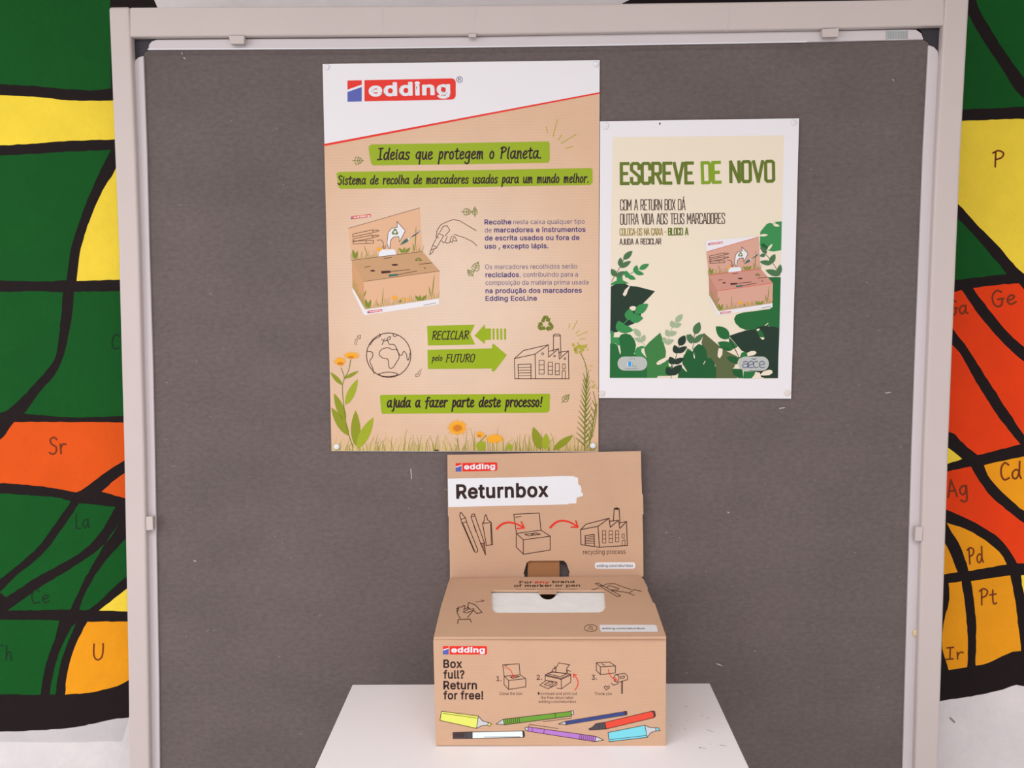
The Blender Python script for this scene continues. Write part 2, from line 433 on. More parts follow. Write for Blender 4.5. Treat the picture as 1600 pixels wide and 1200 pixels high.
def typ(name, S, s, p0, p1, cap, m, L, parent, bold=0.0):
    """printed line of type from p0 to p1 (baseline), cap = capital height in pixels"""
    V, Fc = type_vf(s, bold)
    if not V: return None
    x0 = min(v[0] for v in V); x1 = max(v[0] for v in V)
    d = Vector((p1[0] - p0[0], p1[1] - p0[1])); up = Vector((d.y, -d.x)).normalized(); k = cap / .72
    W = []; nb = NB[0]
    for x, y in V:
        t = (x - x0) / (x1 - x0)
        W.append(S.P(p0[0] + d.x * t + up.x * y * k, p0[1] + d.y * t + up.y * y * k, LAY * L + (len(W) // 4 % 5) * 1.5e-5 * (len(W) >= nb)))
    o = build(name, W, Fc, m, parent)
    me = o.data; want = Vector((0, -1, 0)) if S.a == 'y' else Vector((0, 0, 1))
    me.update()
    if sum(p.normal.dot(want) * p.area for p in me.polygons) < 0: me.flip_normals()
    return o

def logo(S, L, parent, x0, y0, x1, y1, sl=0.0, txt=None, reg=False, blue=None):
    """red and blue block with the word in white; x0,y0 top left, x1,y1 bottom right before the slope sl"""
    h = y1 - y0; f = lambda pts: [(x, y - (x - x0) * sl) for x, y in pts]
    sq = h * .67; gap = h * .13
    fill('logo_red', S, [f([(x0, y0), (x0 + sq, y0), (x0 + sq, y0 + h * .22), (x0, y0 + h * .44)]),
                         rrect(x0 + sq + gap, y0 - (sq + gap) * sl, x1, y1 - (sq + gap) * sl, h * .2, sl, (0, 1, 1, 0))], M_REDP, L, parent)
    fill('logo_blue', S, [f([(x0, y0 + h * .53), (x0 + sq, y0 + h * .31), (x0 + sq, y1), (x0, y1)])], blue or M_BLUEP, L, parent)
    fill('logo_white', S, [f([(x0, y0 + h * .43), (x0 + sq, y0 + h * .21), (x0 + sq, y0 + h * .32), (x0, y0 + h * .54)])], M_WHITEP, L + .5, parent)
    a = x0 + sq + gap + h * .2; b = x1 - h * .25; by = y1 - h * .26
    typ('logo_lettering', S, 'edding', (a, by - (a - x0) * sl), (b, by - (b - x0) * sl), h * .57, M_WHITEP, L + 1, parent, .05)
    if reg:
        cx, cy, r = x1 + 6, y0 + 2 - (x1 - x0) * sl, 4.6
        lines('registered_mark', S, [ring(cx, cy, r), [(cx - 1.6, cy + 2.6), (cx - 1.6, cy - 2.4), (cx + .8, cy - 2.4), (cx + 1.6, cy - 1.2), (cx + .8, cy), (cx - 1.4, cy)], [(cx + .2, cy), (cx + 1.8, cy + 2.6)]], .8, M_PURP, L, parent)
def leaf_icon(S, L, parent, b, t, w, m=None):
    p = leafpoly(b, t, w * 1.05, ex=.58); d = Vector((t[0] - b[0], t[1] - b[1])); n = Vector((-d.y, d.x)).normalized()
    ls = [p + [p[0]], [(b[0] - d.x * .25, b[1] - d.y * .25), (t[0] + d.x * .1, t[1] + d.y * .1)]]
    for f in (.3, .55):
        c = Vector(b) + d * f
        for sgn in (-1, 1):
            e = c + n * (w * .38 * sgn) + d * .16; ls.append([tuple(c), tuple(e)])
    lines('leaf_drawing', S, ls, 1.0, m or M_OLIVED, L, parent)
def recycle(S, L, parent, cx, cy, r, m, sy=1.0):
    P = []
    for k in range(3):
        a = math.radians(120 * k)
        def T(x, y): return (cx + (x * math.cos(a) - y * math.sin(a)) * r, cy + (x * math.sin(a) + y * math.cos(a)) * r * sy)
        P.append([T(-.52, -.32), T(-.28, -.85), T(-.12, -.95), T(.16, -.95), T(.02, -.62), T(-.16, -.18)])
        P.append([T(.22, -.95), T(.42, -.62), T(.56, -.72), T(.44, -.2), T(-.05, -.36), T(.1, -.46), T(.02, -.62)])
    fill('recycling_symbol', S, P, m, L, parent)

# ================================================================== THE SETTING
S_WALL = Surf('y', .12)
wall = build('wall_back', *box_vf(-4, 4, .12, .27, 0, 2.15), M_WALL); tag(wall, kind='structure')
fl = build('floor', *box_vf(-4, 4, -9, .27, -.1, 0), M_FLOOR); tag(fl, kind='structure')
SLAB_Y = -1.1
ce = build('shading_slab', *box_vf(-4, 4, SLAB_Y, .27, 2.15, 2.27), M_SLAB); tag(ce, kind='structure')  # unseen slab added to keep overhead light off the upper board

def wob(p, sd):
    r = random.Random(sd); n = len(p); out = []
    def d(a, b): return Vector((b[0] - a[0], b[1] - a[1]))
    def sharp(i): 
        a, b = d(p[i - 1], p[i]), d(p[i], p[(i + 1) % n]); return a.length < 1e-6 or b.length < 1e-6 or a.angle(b) > math.radians(42)
    for i in range(n):
        A, B = Vector(p[i]), Vector(p[(i + 1) % n]); l = (B - A).length
        ta = (B - A) if sharp(i) else (B - Vector(p[i - 1])).normalized() * l
        tb = (B - A) if sharp((i + 1) % n) else (Vector(p[(i + 2) % n]) - A).normalized() * l
        k = max(1, min(14, int(l / 7)))
        for j in range(k):
            t = j / k; h = 2 * t ** 3 - 3 * t * t + 1; q = A * h + ta * (t ** 3 - 2 * t * t + t) + B * (1 - h) + tb * (t ** 3 - t * t)
            w = .55 if j else .2
            out.append((q.x + r.uniform(-w, w), q.y + r.uniform(-w, w)))
    return out
def patch(name, polys, m, L=1): polys = [wob(p, int(p[0][0] * 7 + p[0][1])) for p in polys]; return fill(name, S_WALL, polys, m, L * 3, wall)
patch('black_mural_ground', [
  [(-900, -260), (215, -260), (222, -100), (241, 0), (247, 14), (275, 120), (300, 400), (300, 800), (262, 1040), (201, 1121), (175, 1124), (117, 1136), (58, 1141), (0, 1143), (-60, 1142), (-900, 1136)],
  [(1060, -260), (1020, -60), (983, 0), (973, 5), (960, 20), (1000, 200), (1100, 600), (1250, 980), (1400, 1106), (1471, 1095), (1533, 1085), (1567, 1077), (1588, 1070), (1600, 1072), (2500, 1040), (2500, -260)]], M_WBLK)
patch('green_mural_patch', [[(-900, -260), (171, -260), (172, 0), (174, 138), (150, 141), (100, 139), (60, 135), (0, 132), (-900, 128)]], M_WGREEN, 2)
patch('yellow_mural_patch', [[(-900, 147), (0, 149), (60, 152), (110, 157), (178, 157), (225, 156), (225, 217), (178, 218), (100, 221), (0, 227), (-900, 234)]], M_WYEL, 2)
patch('green_mural_patch', [[(-900, 250), (0, 243), (90, 238), (174, 234), (158, 265), (140, 305), (125, 345), (112, 385), (104, 438), (60, 440), (0, 438), (-900, 436)]], M_WGREEN, 2)
patch('yellow_mural_patch', [[(190, 240), (179, 268), (165, 290), (150, 320), (135, 360), (125, 395), (120, 439), (185, 437), (240, 436), (235, 300)]], M_WYEL, 2)
patch('green_mural_patch', [[(-900, 456), (0, 456), (60, 455), (99, 457), (95, 500), (88, 555), (72, 580), (58, 596), (30, 625), (0, 645), (-900, 690)]], M_WGREEN, 2)
patch('green_mural_patch', [[(116, 456), (112, 500), (99, 558), (84, 588), (64, 611), (38, 646), (110, 652), (190, 650), (260, 649), (260, 454), (185, 455)]], M_WGREEN, 2)
patch('orange_mural_patch', [[(23, 659), (192, 660), (250, 660), (230, 700), (192, 721), (165, 738), (140, 757), (119, 769), (99, 765), (58, 759), (0, 755), (-900, 750), (-900, 800), (-100, 740), (0, 687)]], M_WORA, 2)
patch('orange_mural_patch', [[(159, 768), (192, 741), (240, 716), (240, 790), (194, 778)]], M_WORA, 2)
patch('green_mural_patch', [[(-900, 768), (0, 771), (35, 773), (87, 777), (111, 783), (87, 818), (58, 856), (0, 905), (-60, 942), (-900, 955)]], M_WGREEN, 2)
patch('green_mural_patch', [[(124, 786), (181, 792), (157, 832), (128, 862), (58, 902), (10, 933), (0, 925), (23, 902), (70, 862), (105, 815)]], M_WGREEN, 2)
patch('green_mural_patch', [[(189, 812), (157, 862), (128, 914), (111, 952), (12, 954), (64, 917), (134, 873), (169, 844)]], M_WGREEN, 2)
patch('green_mural_patch', [[(240, 790), (194, 844), (163, 879), (137, 920), (124, 952), (140, 952), (195, 903), (245, 870)]], M_WGREEN, 2)
patch('yellow_mural_patch', [[(240, 890), (195, 922), (155, 954), (198, 955), (240, 955)]], M_WYEL, 2)
patch('green_mural_patch', [[(-900, 967), (0, 968), (93, 969), (87, 996), (76, 1025), (67, 1060), (64, 1085), (0, 1085), (-900, 1084)]], M_WGREEN, 2)
patch('green_mural_patch', [[(119, 973), (112, 980), (97, 1010), (85, 1045), (78, 1085), (87, 1085), (93, 1045), (104, 1010)]], M_WGREEN, 2)
patch('amber_mural_patch', [[(137, 971), (198, 971), (240, 971), (236, 1035), (200, 1063), (175, 1074), (140, 1082), (102, 1085), (105, 1054), (114, 1019), (131, 981)]], M_WAMB, 2)
patch('plaster_smear', [[(-900, 1140), (0, 1143), (58, 1141), (117, 1136), (175, 1124), (201, 1121), (196, 1140), (190, 1158), (100, 1160), (0, 1159), (-900, 1160)]], M_WGREY, .5)
# right of the board
patch('green_mural_patch', [[(1440, 10), (1500, 10), (1514, 25), (1525, 46), (1546, 79), (1567, 110), (1587, 142), (1600, 154), (1618, 166), (1558, 169), (1506, 171), (1440, 173)]], M_WGREEN, 2)
patch('green_mural_patch', [[(1525, -260), (1525, 0), (1533, 21), (1550, 50), (1571, 83), (1592, 112), (1600, 123), (1650, 166), (2500, 162), (2500, -260)]], M_WGREEN, 2)
patch('yellow_mural_patch', [[(1440, 191), (1505, 189), (1600, 186), (2500, 182), (2500, 640), (1700, 520), (1600, 428), (1587, 417), (1558, 383), (1525, 350), (1499, 321), (1440, 270)]], M_WYEL, 2)
patch('green_mural_patch', [[(1440, 290), (1499, 344), (1521, 367), (1546, 396), (1573, 428), (1494, 437), (1440, 438)]], M_WGREEN, 2)
patch('red_orange_mural_patch', [[(1462, 458), (1492, 456), (1502, 453), (1515, 472), (1533, 497), (1560, 528), (1587, 555), (1600, 565), (1730, 670), (1730, 850), (1600, 680), (1573, 640), (1543, 593), (1520, 557), (1507, 537), (1490, 515)]], M_WRED, 2)
patch('red_orange_mural_patch', [[(1520, 450), (1560, 445), (1592, 443), (1600, 453), (1730, 590), (1730, 645), (1600, 542), (1573, 518), (1550, 490), (1533, 468)]], M_WRED, 2)
patch('red_orange_mural_patch', [[(1440, 500), (1489, 540), (1503, 557), (1517, 583), (1533, 610), (1557, 647), (1580, 677), (1594, 694), (1527, 711), (1517, 703), (1500, 688), (1492, 678), (1483, 675), (1440, 645)]], M_WRED, 2)
patch('yellow_mural_patch', [[(1450, 678), (1482, 700), (1503, 717), (1482, 724), (1450, 730)]], M_WYEL, 2)
patch('amber_mural_patch', [[(1537, 727), (1567, 720), (1600, 713), (1800, 670), (1800, 880), (1700, 850), (1600, 798), (1587, 788), (1567, 770), (1547, 748)]], M_WAMB, 2)
patch('red_orange_mural_patch', [[(1440, 745), (1482, 736), (1517, 729), (1530, 752), (1550, 777), (1577, 800), (1600, 817), (1700, 865), (1700, 870), (1600, 880), (1589, 880), (1577, 860), (1560, 840), (1533, 822), (1510, 810), (1480, 797), (1440, 780)]], M_WRED, 2)
patch('amber_mural_patch', [[(1479, 817), (1500, 823), (1533, 840), (1553, 855), (1567, 870), (1573, 882), (1513, 892), (1510, 880), (1500, 853), (1487, 832)]], M_WAMB, 2)
patch('amber_mural_patch', [[(1450, 815), (1477, 850), (1487, 870), (1496, 894), (1476, 897), (1450, 900)]], M_WAMB, 2)
patch('amber_mural_patch', [[(1517, 908), (1578, 899), (1585, 933), (1592, 987), (1595, 1017), (1582, 1018), (1560, 1028), (1537, 1038), (1524, 1040), (1525, 987), (1523, 950)]], M_WAMB, 2)
patch('amber_mural_patch', [[(1482, 911), (1502, 908), (1508, 950), (1512, 1000), (1511, 1042), (1482, 1047), (1477, 1030), (1472, 1013), (1474, 973), (1482, 943), (1483, 927)]], M_WAMB, 2)
patch('yellow_mural_patch', [[(1595, 899), (1700, 890), (1760, 1000), (1640, 1010), (1600, 928)]], M_WYEL, 2)
for s, p0, p1, h, w, m in (
    ('Sr', (77, 710), (104, 708), 15, 2.6, M_LETR), ('La', (118, 826), (141, 824), 13, 1.8, M_LETD), ('Ce', (49, 943), (78, 941), 12, 2.0, M_LETD),
    ('h', (8, 1031), (19, 1031), 13, 2.2, M_LETD), ('T', (-12, 1031), (3, 1031), 13, 2.2, M_LETD), ('U', (145, 1031), (164, 1030), 14.5, 2.4, M_LETR), ('C', (174, 545), (187, 545), 13, 1.8, M_LETD),
    ('P', (1551, 261), (1570, 260), 14, 2.6, M_LETR), ('Ga', (1482, 492), (1512, 490), 13, 2.6, M_LETR), ('Ge', (1550, 480), (1588, 474), 14, 2.8, M_LETR),
    ('Cd', (1563, 750), (1596, 747), 15, 2.8, M_LETR), ('Ag', (1481, 777), (1513, 773), 15, 2.8, M_LETR), ('Pd', (1513, 881), (1537, 878), 14, 2.4, M_LETR),
    ('Pt', (1531, 945), (1557, 943), 14, 2.4, M_LETR), ('Ir', (1478, 1030), (1505, 1029), 10.5, 2.3, M_LETR)):
    pen('painted_letters', S_WALL, s, HAND, p0, p1, h, w, m, 9, wall)
lines('wall_smudge', S_WALL, [[(1485, 1122), (1491, 1128)]], 3, M_SPECK, 4, wall)

# ================================================================== DISPLAY BOARD
PY = -.016                                   # front face of the posts; felt at y = 0
S_POST = Surf('y', PY); S_FELT = Surf('y', 0.0); S_TRIM = Surf('y', -.004)
bl = S_FELT.P(236, 1150); br_ = S_FELT.P(1420, 1150)
bx = (bl.x + br_.x) / 2
board = empty('display_board', (bx, 0, 0), 'tall freestanding display board of grey felt in a beige metal frame', 'display board')
def post(pts_o, pts_i, right):
    """square tube, its outer and inner edges followed down the photograph and on to the floor"""
    V = []; k = len(pts_o)
    for (a, b) in zip(pts_o, pts_i):
        p, q = S_POST.P(*a), S_POST.P(*b)
        for s in (p, q): V += [s, s + Vector((0, .034, 0))]
    # continue to the floor
    lp, lq = V[-4], V[-2]
    for s in (lp, lq):
        e = Vector((s.x, s.y, 0)); V += [e, e + Vector((0, .034, 0))]
    # square the top
    zt = (V[0].z + V[2].z) / 2
    for i in range(4): V[i] = Vector((V[i].x, V[i].y, zt))
    Fc = []
    for i in range(k):
        a = 4 * i; b = a + 4
        Fc += [(a, b, b + 2, a + 2), (a + 1, a + 3, b + 3, b + 1), (a, a + 1, b + 1, b), (a + 2, b + 2, b + 3, a + 3)]
    Fc += [(0, 2, 3, 1), (4 * k, 4 * k + 1, 4 * k + 3, 4 * k + 2)]
    o = build('post', V, Fc, M_FRAME, board)
    bm = bmesh.new(); bm.from_mesh(o.data); bmesh.ops.recalc_face_normals(bm, faces=bm.faces); bm.to_mesh(o.data); bm.free()
    return bevel(o, .004, 4)
post([(169.5, 10), (178.9, 240), (184.5, 380), (189.2, 560), (193, 700), (199.9, 1060), (201.5, 1200)],
     [(202, 11), (212, 240), (217, 380), (221.6, 560), (225.6, 700), (232, 1060), (234, 1200)], False)
post([(1515, -6), (1501.5, 240), (1495.5, 380), (1488, 560), (1482.5, 700), (1471, 1060), (1466, 1200)],
     [(1477, -6), (1463, 240), (1457, 380), (1450, 560), (1444, 700), (1433.5, 1060), (1429.5, 1200)], True)
slab('top_rail', S_POST, [(202, 11.5), (560, 9), (900, 6), (1200, 2), (1477, -2), (1477, 39.5), (1295, 44.5), (1000, 49.5), (740, 53.5), (470, 55.5), (202, 57.5)], M_FRAME, .032, board, lift=-.0006, bv=.003)
# feet and lower rail
pl = S_POST.P(218, 1200); pr = S_POST.P(1448, 1200)
for x in (pl.x, pr.x): box('foot', x - .02, x + .02, -.25, .1, 0, .03, M_FRAME, board, .004)
box('lower_rail', pl.x, pr.x, -.014, .016, .33, .37, M_FRAME, board, .003)
# felt panel, sized by its seen corners, down to z = .42
tl = [(224, 80), (229.5, 240), (233, 380), (238.4, 560), (241.5, 700), (248, 1060), (249.3, 1200)]
tr = [(1450.5, 64), (1442.5, 240), (1437, 380), (1430, 560), (1425, 700), (1414.5, 1060), (1410.8, 1200)]
top = [(224, 80), (231, 78), (560, 76), (900, 71.5), (1260, 65.5), (1443, 62)]
FV = [S_FELT.P(*p) for p in top[1:]] + [S_FELT.P(1450.8, 67)] + [S_FELT.P(*p) for p in tr[1:]]
e1 = S_FELT.P(*tr[-1]); e2 = S_FELT.P(*tl[-1])
FV += [Vector((e1.x - .01, 0, .42)), Vector((e2.x + .01, 0, .42))] + [S_FELT.P(*p) for p in tl[::-1]]
n = len(FV)
o = build('felt_panel', FV + [v + Vector((0, .012, 0)) for v in FV], [tuple(range(n)), tuple(range(2 * n - 1, n - 1, -1))] + [((i + 1) % n, i, n + i, n + (i + 1) % n) for i in range(n)], M_FELT, board)
bm = bmesh.new(); bm.from_mesh(o.data); bmesh.ops.triangulate(bm, faces=[f for f in bm.faces if len(f.verts) > 4]); bmesh.ops.recalc_face_normals(bm, faces=bm.faces); bm.to_mesh(o.data); bm.free()
# added sheet, its dark colour stands for the shade in the slits round the panel
slab('gap_shade_sheet', Surf('y', .004), [(196, 30), (1485, 20), (1436, 1375), (230, 1375)], M_GAP, .012, board)
# pale edge profiles with rounded ends
def prof(pts, m=M_TRIM, lift=0): return slab('edge_profile', S_TRIM, pts, m, .010, board, lift=lift, bv=.0012)
prof([(231.5, 77.5), (232.5, 70), (237, 64.5), (245, 61.5), (470, 60), (740, 57.3), (1000, 52.6), (1295, 48), (1420, 45.6), (1431, 46), (1440, 52), (1443.5, 61.5), (1260, 65.7), (900, 71.7), (560, 76)])
prof([(224, 87), (217, 89), (211, 94), (209, 102), (214.3, 240), (218.6, 380), (223.9, 560), (227.5, 700), (235, 1060), (236, 1199), (239, 1375), (252.5, 1375), (249.5, 1199), (248.2, 1060), (241.5, 700), (238.5, 560), (233, 380), (229.5, 240)])
prof([(1451, 70), (1459, 73), (1466, 80), (1467, 90), (1459, 240), (1454, 380), (1446, 560), (1441, 700), (1430, 1060), (1426.5, 1199), (1421, 1375), (1405, 1375), (1410.6, 1199), (1414.4, 1060), (1425, 700), (1430, 560), (1437, 380), (1442.3, 240)])
lines('trim_highlight', Surf('y', -.0145), [[(231.5, 77), (560, 75.6), (900, 71.2), (1260, 65.2)]], 1.7, M_WHITEP, 1, board)  # white line painted as the bright highlight along the trim's lower edge
S_COR = Surf('y', -.001)
slab('corner_bracket', S_COR, [(203, 56), (250, 56), (240, 64), (233, 72), (231, 79), (225, 82), (224, 88), (216, 92), (210, 100), (207, 116), (203, 116)], M_CORNER, .010, board, lift=.0)
slab('corner_bracket', S_COR, [(1478, 40), (1430, 40), (1440, 50), (1444, 62), (1451, 66), (1452, 71), (1461, 75), (1467, 84), (1467, 100), (1472, 100)], M_CORNER, .010, board)
S_CL = Surf('y', -.0175)
for i, p in enumerate(([(357, 55.5), (381.5, 55.5), (381, 68.5), (360, 68.5)], [(1285, 45), (1311, 44), (1310, 57.5), (1286, 58)], [(732, 52.5), (744, 52.5), (744, 57.8), (732, 57.8)],
          [(228, 807.5), (238.5, 807.5), (239, 828), (228.5, 829)], [(1431, 823.5), (1442.5, 823.5), (1441, 845.5), (1429.5, 845)])):
    slab('clip', S_CL, p, M_FRAME, .010, board, bv=.0008)
rib = slab('ribbed_insert', Surf('y', -.0045), [(1384.5, 48.5), (1417.5, 47), (1417.5, 60), (1385, 61.5)], M_STEEL, .004, board)
lines('ribbed_insert_grooves', Surf('y', -.0046), [[(1385 + 1.65 * i, 49), (1385 + 1.65 * i, 60.6)] for i in range(1, 20)] + [[(1384.5, 48), (1385, 61.8)], [(1417.6, 47), (1417.6, 60.4)]], .6, M_SPECK, 2, board)
rl = random.Random(21)
lint = []
for i in range(130):
    x, y = rl.uniform(250, 1410), rl.uniform(85, 1190)
    if 500 < x < 1250 and 95 < y < 705: continue
    a = rl.uniform(0, 3.1); l = rl.uniform(.5, 3.2); lint.append([(x, y), (x + l * math.cos(a), y + l * math.sin(a) * .6)])
tag(lines('lint', S_FELT, lint, .7, mat('pale_lint', (168, 155, 150), rough=.9), 1, board), kind='stuff')
lines('stray_fibre', S_FELT, [[(642, 733), (643, 748)], [(1218, 638), (1226, 637)], [(1120, 1037), (1128, 1040)], [(284, 82), (284.5, 85)], [(287, 90), (289, 92)], [(1384, 614), (1391, 613)], [(303, 876), (306, 877)], [(1137, 800), (1139, 801)], [(1395, 124), (1396, 126)]], 1.1, M_TRIM, 2, board)
for p in ([(598, 12), (598, 42)], [(745, 10), (741, 36)], [(1136, 5), (1140, 30), (1134, 50)]): lines('hair_scratch', S_POST, [p], .45, M_TRIM, 3, board, smooth=True)

# ================================================================== POSTER, LARGE
S1 = Surf('y', -.0022)
c1 = S1.P(727, 705)
poster = slab('poster', S1, [(504, 100), (720, 97), (937, 94), (935.5, 400), (935, 706), (518, 705), (511, 400)], M_PAPER, .0004, None, base=(c1.x, S1.v, c1.z))
tag(poster, 'larger poster with kraft background, green banners and meadow flowers, pinned left of centre', 'poster')
L = 1
fill('kraft_background', S1, [[(506.6, 227), (936.3, 145.5), (935.7, 400), (935, 705.5), (518, 704.6), (511, 400)]], M_KPRINT, 1, poster)
lines('red_rule', S1, [[(506.8, 226.6), (936, 145.4)]], (3.4, 2.4), M_REDP, 2, poster)
logo(S1, 2, poster, 543, 125.9, 712, 159, .021, reg=True)
fill('banner', S1, [[(576, 229), (580, 225.7), (720, 223.6), (856, 221), (858.7, 223), (859, 250), (856.5, 254.5), (720, 256.6), (583, 258.6), (580, 256), (577, 240)]], M_OLIVE, 2, poster)
fill('banner', S1, [[(525.5, 271), (530, 268.6), (700, 266.6), (923, 262.6), (925.8, 264.4), (926, 285), (922, 289), (640, 294), (532, 295), (529, 292), (528, 285)]], M_OLIVE, 2, poster)
pen('banner_lettering', S1, 'Ideias que protegem o Planeta.', HAND, (590, 249.5), (846, 247.2), 11.4, 2.5, M_BLACKP, 3, poster, sp=.1, asc=.72, slant=.08)
pen('banner_lettering', S1, 'Sistema de recolha de marcadores usados para um mundo melhor.', HAND, (527.5, 288.3), (920, 285), 8.8, 2.0, M_BLACKP, 3, poster, sp=.1, asc=.72, slant=.08)
leaf_icon(S1, 2, poster, (554, 251), (567, 251), 11)
leaf_icon(S1, 2, poster, (724, 331), (737, 331), 10); leaf_icon(S1, 2, poster, (742, 336), (742, 324), 7)
leaf_icon(S1, 2, poster, (741, 423), (747, 410), 11); leaf_icon(S1, 2, poster, (738, 430), (731, 422), 8)
leaf_icon(S1, 2, poster, (880, 627), (889, 617), 9)
lines('sun_rays', S1, [[(853.5, 198), (855.5, 207)], [(871, 187), (864, 213)], [(878, 210.5), (872, 219)], [(900, 210), (877, 224)], [(894, 229), (884, 232)]], 1.4, M_RAY, 2, poster)
lines('sun_rays', S1, [[(890, 506), (889, 512)], [(902, 501), (895, 515)], [(905, 516), (900, 521)], [(918, 518), (902, 525)], [(914, 529), (906, 530.5)]], 1.2, M_RAY, 2, poster)
for s, x0, x1, y0, y1, b in (
    ('Recolhe', 757, 799, 350.6, 350.3, 1), ('nesta caixa qualquer tipo', 802, 913.6, 350.4, 349.6, 0),
    ('de', 757.5, 768, 363.4, 363.3, 0), ('marcadores e instrumentos', 772, 915, 363, 362, 1),
    ('de escrita usados ou fora de', 757.5, 905.5, 375.6, 374.8, 1), ('uso , excepto l\u00e1pis.', 757.5, 857, 388.4, 387.8, 1),
    ('Os marcadores recolhidos ser\u00e3o', 758, 902, 420.6, 419.6, 0), ('reciclados', 758.5, 811, 433, 432.7, 1),
    (', contribuindo para a', 812.5, 903, 432.7, 432.2, 0), ('composi\u00e7\u00e3o da mat\u00e9ria prima usada', 758.5, 919.5, 445.2, 444.4, 0),
    ('na produ\u00e7\u00e3o dos marcadores', 758.5, 909, 458, 457.2, 1), ('Edding EcoLine', 758.5, 839, 470, 469.7, 1)):
    typ('printed_text', S1, s, (x0, y0), (x1, y1), 7.3, M_PURB if b else M_PURP, 2, poster, .028 if b else .0)
z2 = zf(3.5556, 500, 400); z1 = zf(3.529, 500, 80)
# the globe
lines('globe_drawing', S1, [ring(607.3, 555, 34.8)], 1.25, M_LINEP, 2, poster)
lines('globe_drawing', S1, [z2(p) for p in ([(330, 535), (345, 517), (380, 510), (400, 520), (425, 520), (440, 560), (425, 590), (405, 620), (385, 620), (377, 575), (350, 567), (330, 550), (330, 535)],
   [(345, 492), (355, 475), (375, 470), (385, 490), (415, 495), (440, 545), (455, 550), (465, 530), (480, 545), (485, 575), (492, 575), (500, 540)],
   [(278, 495), (300, 465), (335, 445), (330, 432)], [(342, 462), (352, 470), (358, 460)], [(372, 468), (375, 455), (392, 448), (388, 462), (372, 468)], [(405, 432), (412, 448), (430, 440)],
   [(260, 530), (290, 535), (292, 560), (277, 585), (292, 620), (300, 655)], [(325, 655), (380, 645), (432, 655), (400, 668), (350, 668), (325, 655)])], 1.1, M_LINEP, 2, poster, smooth=True)
for p in ([(193, 492), (196, 465), (212, 450), (208, 445), (226, 440), (224, 460), (218, 455), (206, 470), (202, 495)], [(565, 628), (545, 645), (545, 658), (533, 655), (532, 670), (550, 668), (556, 655), (562, 640)]):
    lines('small_arrow_drawing', S1, [z2(p)], .7, M_LINEP, 2, poster)
fill('recycling_arrows', S1, [z2(p) for p in ([(595, 388), (860, 382), (835, 435), (862, 492), (600, 497)], [(858, 443), (915, 380), (918, 403), (950, 403), (950, 465), (918, 467), (915, 488)],
   [(958, 403), (970, 403), (970, 464), (959, 465)], [(980, 403), (992, 403), (993, 464), (981, 465)], [(1001, 403), (1012, 403), (1013, 464), (1002, 465)], [(1022, 403), (1033, 403), (1034, 464), (1023, 465)],
   [(597, 522), (955, 513), (958, 488), (970, 492), (1038, 550), (968, 642), (955, 640), (954, 625), (600, 628)])], M_OLIVE, 2, poster)
pen('banner_lettering', S1, 'RECICLAR', HAND, (674.5, 530.5), (731.5, 529.7), 7.3, 1.6, M_BLACKP, 3, poster, sp=.08, slant=.12)
pen('banner_lettering', S1, 'pelo', HAND, (675, 564), (691, 563.6), 5.8, 1.3, M_BLACKP, 3, poster, sp=.1, asc=.7, slant=.1)
pen('banner_lettering', S1, 'FUTURO', HAND, (696.5, 566), (741, 565.4), 7.0, 1.6, M_BLACKP, 3, poster, sp=.08, slant=.12)
recycle(S1, 2, poster, 852.5, 506.5, 14, M_OLIVED)
def factory(S, L, parent, T, w, m):
    sc = lambda p: T(p)
    R = lambda x0, y0, x1, y1: [(x0, y0), (x1, y0), (x1, y1), (x0, y1), (x0, y0)]
    lines('factory_drawing', S, [sc(p) for p in ([(1080, 570), (1083, 682), (1383, 682), (1380, 527), (1330, 573), (1325, 515), (1270, 562), (1268, 493), (1195, 545), (1080, 570)],
      [(1080, 570), (1130, 525), (1268, 493)], [(1195, 545), (1197, 682)], [(1297, 530), (1297, 440), (1305, 434), (1326, 434), (1335, 440), (1338, 555)], [(1297, 444), (1335, 444)], [(1270, 530), (1325, 515)], [(1330, 535), (1380, 527)],
      [(1103, 682), (1100, 603), (1172, 600), (1173, 680)])], w, m, L, parent)
    lines('factory_window_drawing', S, [sc(p) for p in ([(1102, 620), (1172, 618)], [(1102, 635), (1172, 634)], [(1103, 650), (1172, 649)], [(1103, 665), (1173, 664)],
      R(1217, 580, 1245, 656), [(1217, 605), (1245, 604)], [(1217, 632), (1245, 631)], R(1267, 590, 1292, 658), [(1267, 614), (1292, 613)], [(1267, 636), (1292, 635)],
      R(1307, 597, 1330, 660), [(1307, 640), (1330, 639)], R(1347, 600, 1362, 627), [(1345, 681), (1345, 638), (1363, 638), (1363, 681)], ring(1237, 543, 6), ring(1303, 556, 5), ring(1360, 570, 5))], w * .8, m, L, parent)
factory(S1, 2, poster, z2, 1.15, M_LINEP)
fill('banner', S1, [z2([(333, 778), (340, 772), (700, 769), (1272, 765), (1278, 770), (1275, 860), (1262, 870), (700, 874), (345, 877), (340, 860), (336, 815)])], M_OLIVE, 2, poster)
pen('banner_lettering', S1, 'ajuda a fazer parte deste processo!', HAND, (604.6, 636.2), (846.5, 635.2), 10.2, 2.5, M_BLACKP, 3, poster, sp=.1, asc=.62, slant=.08)
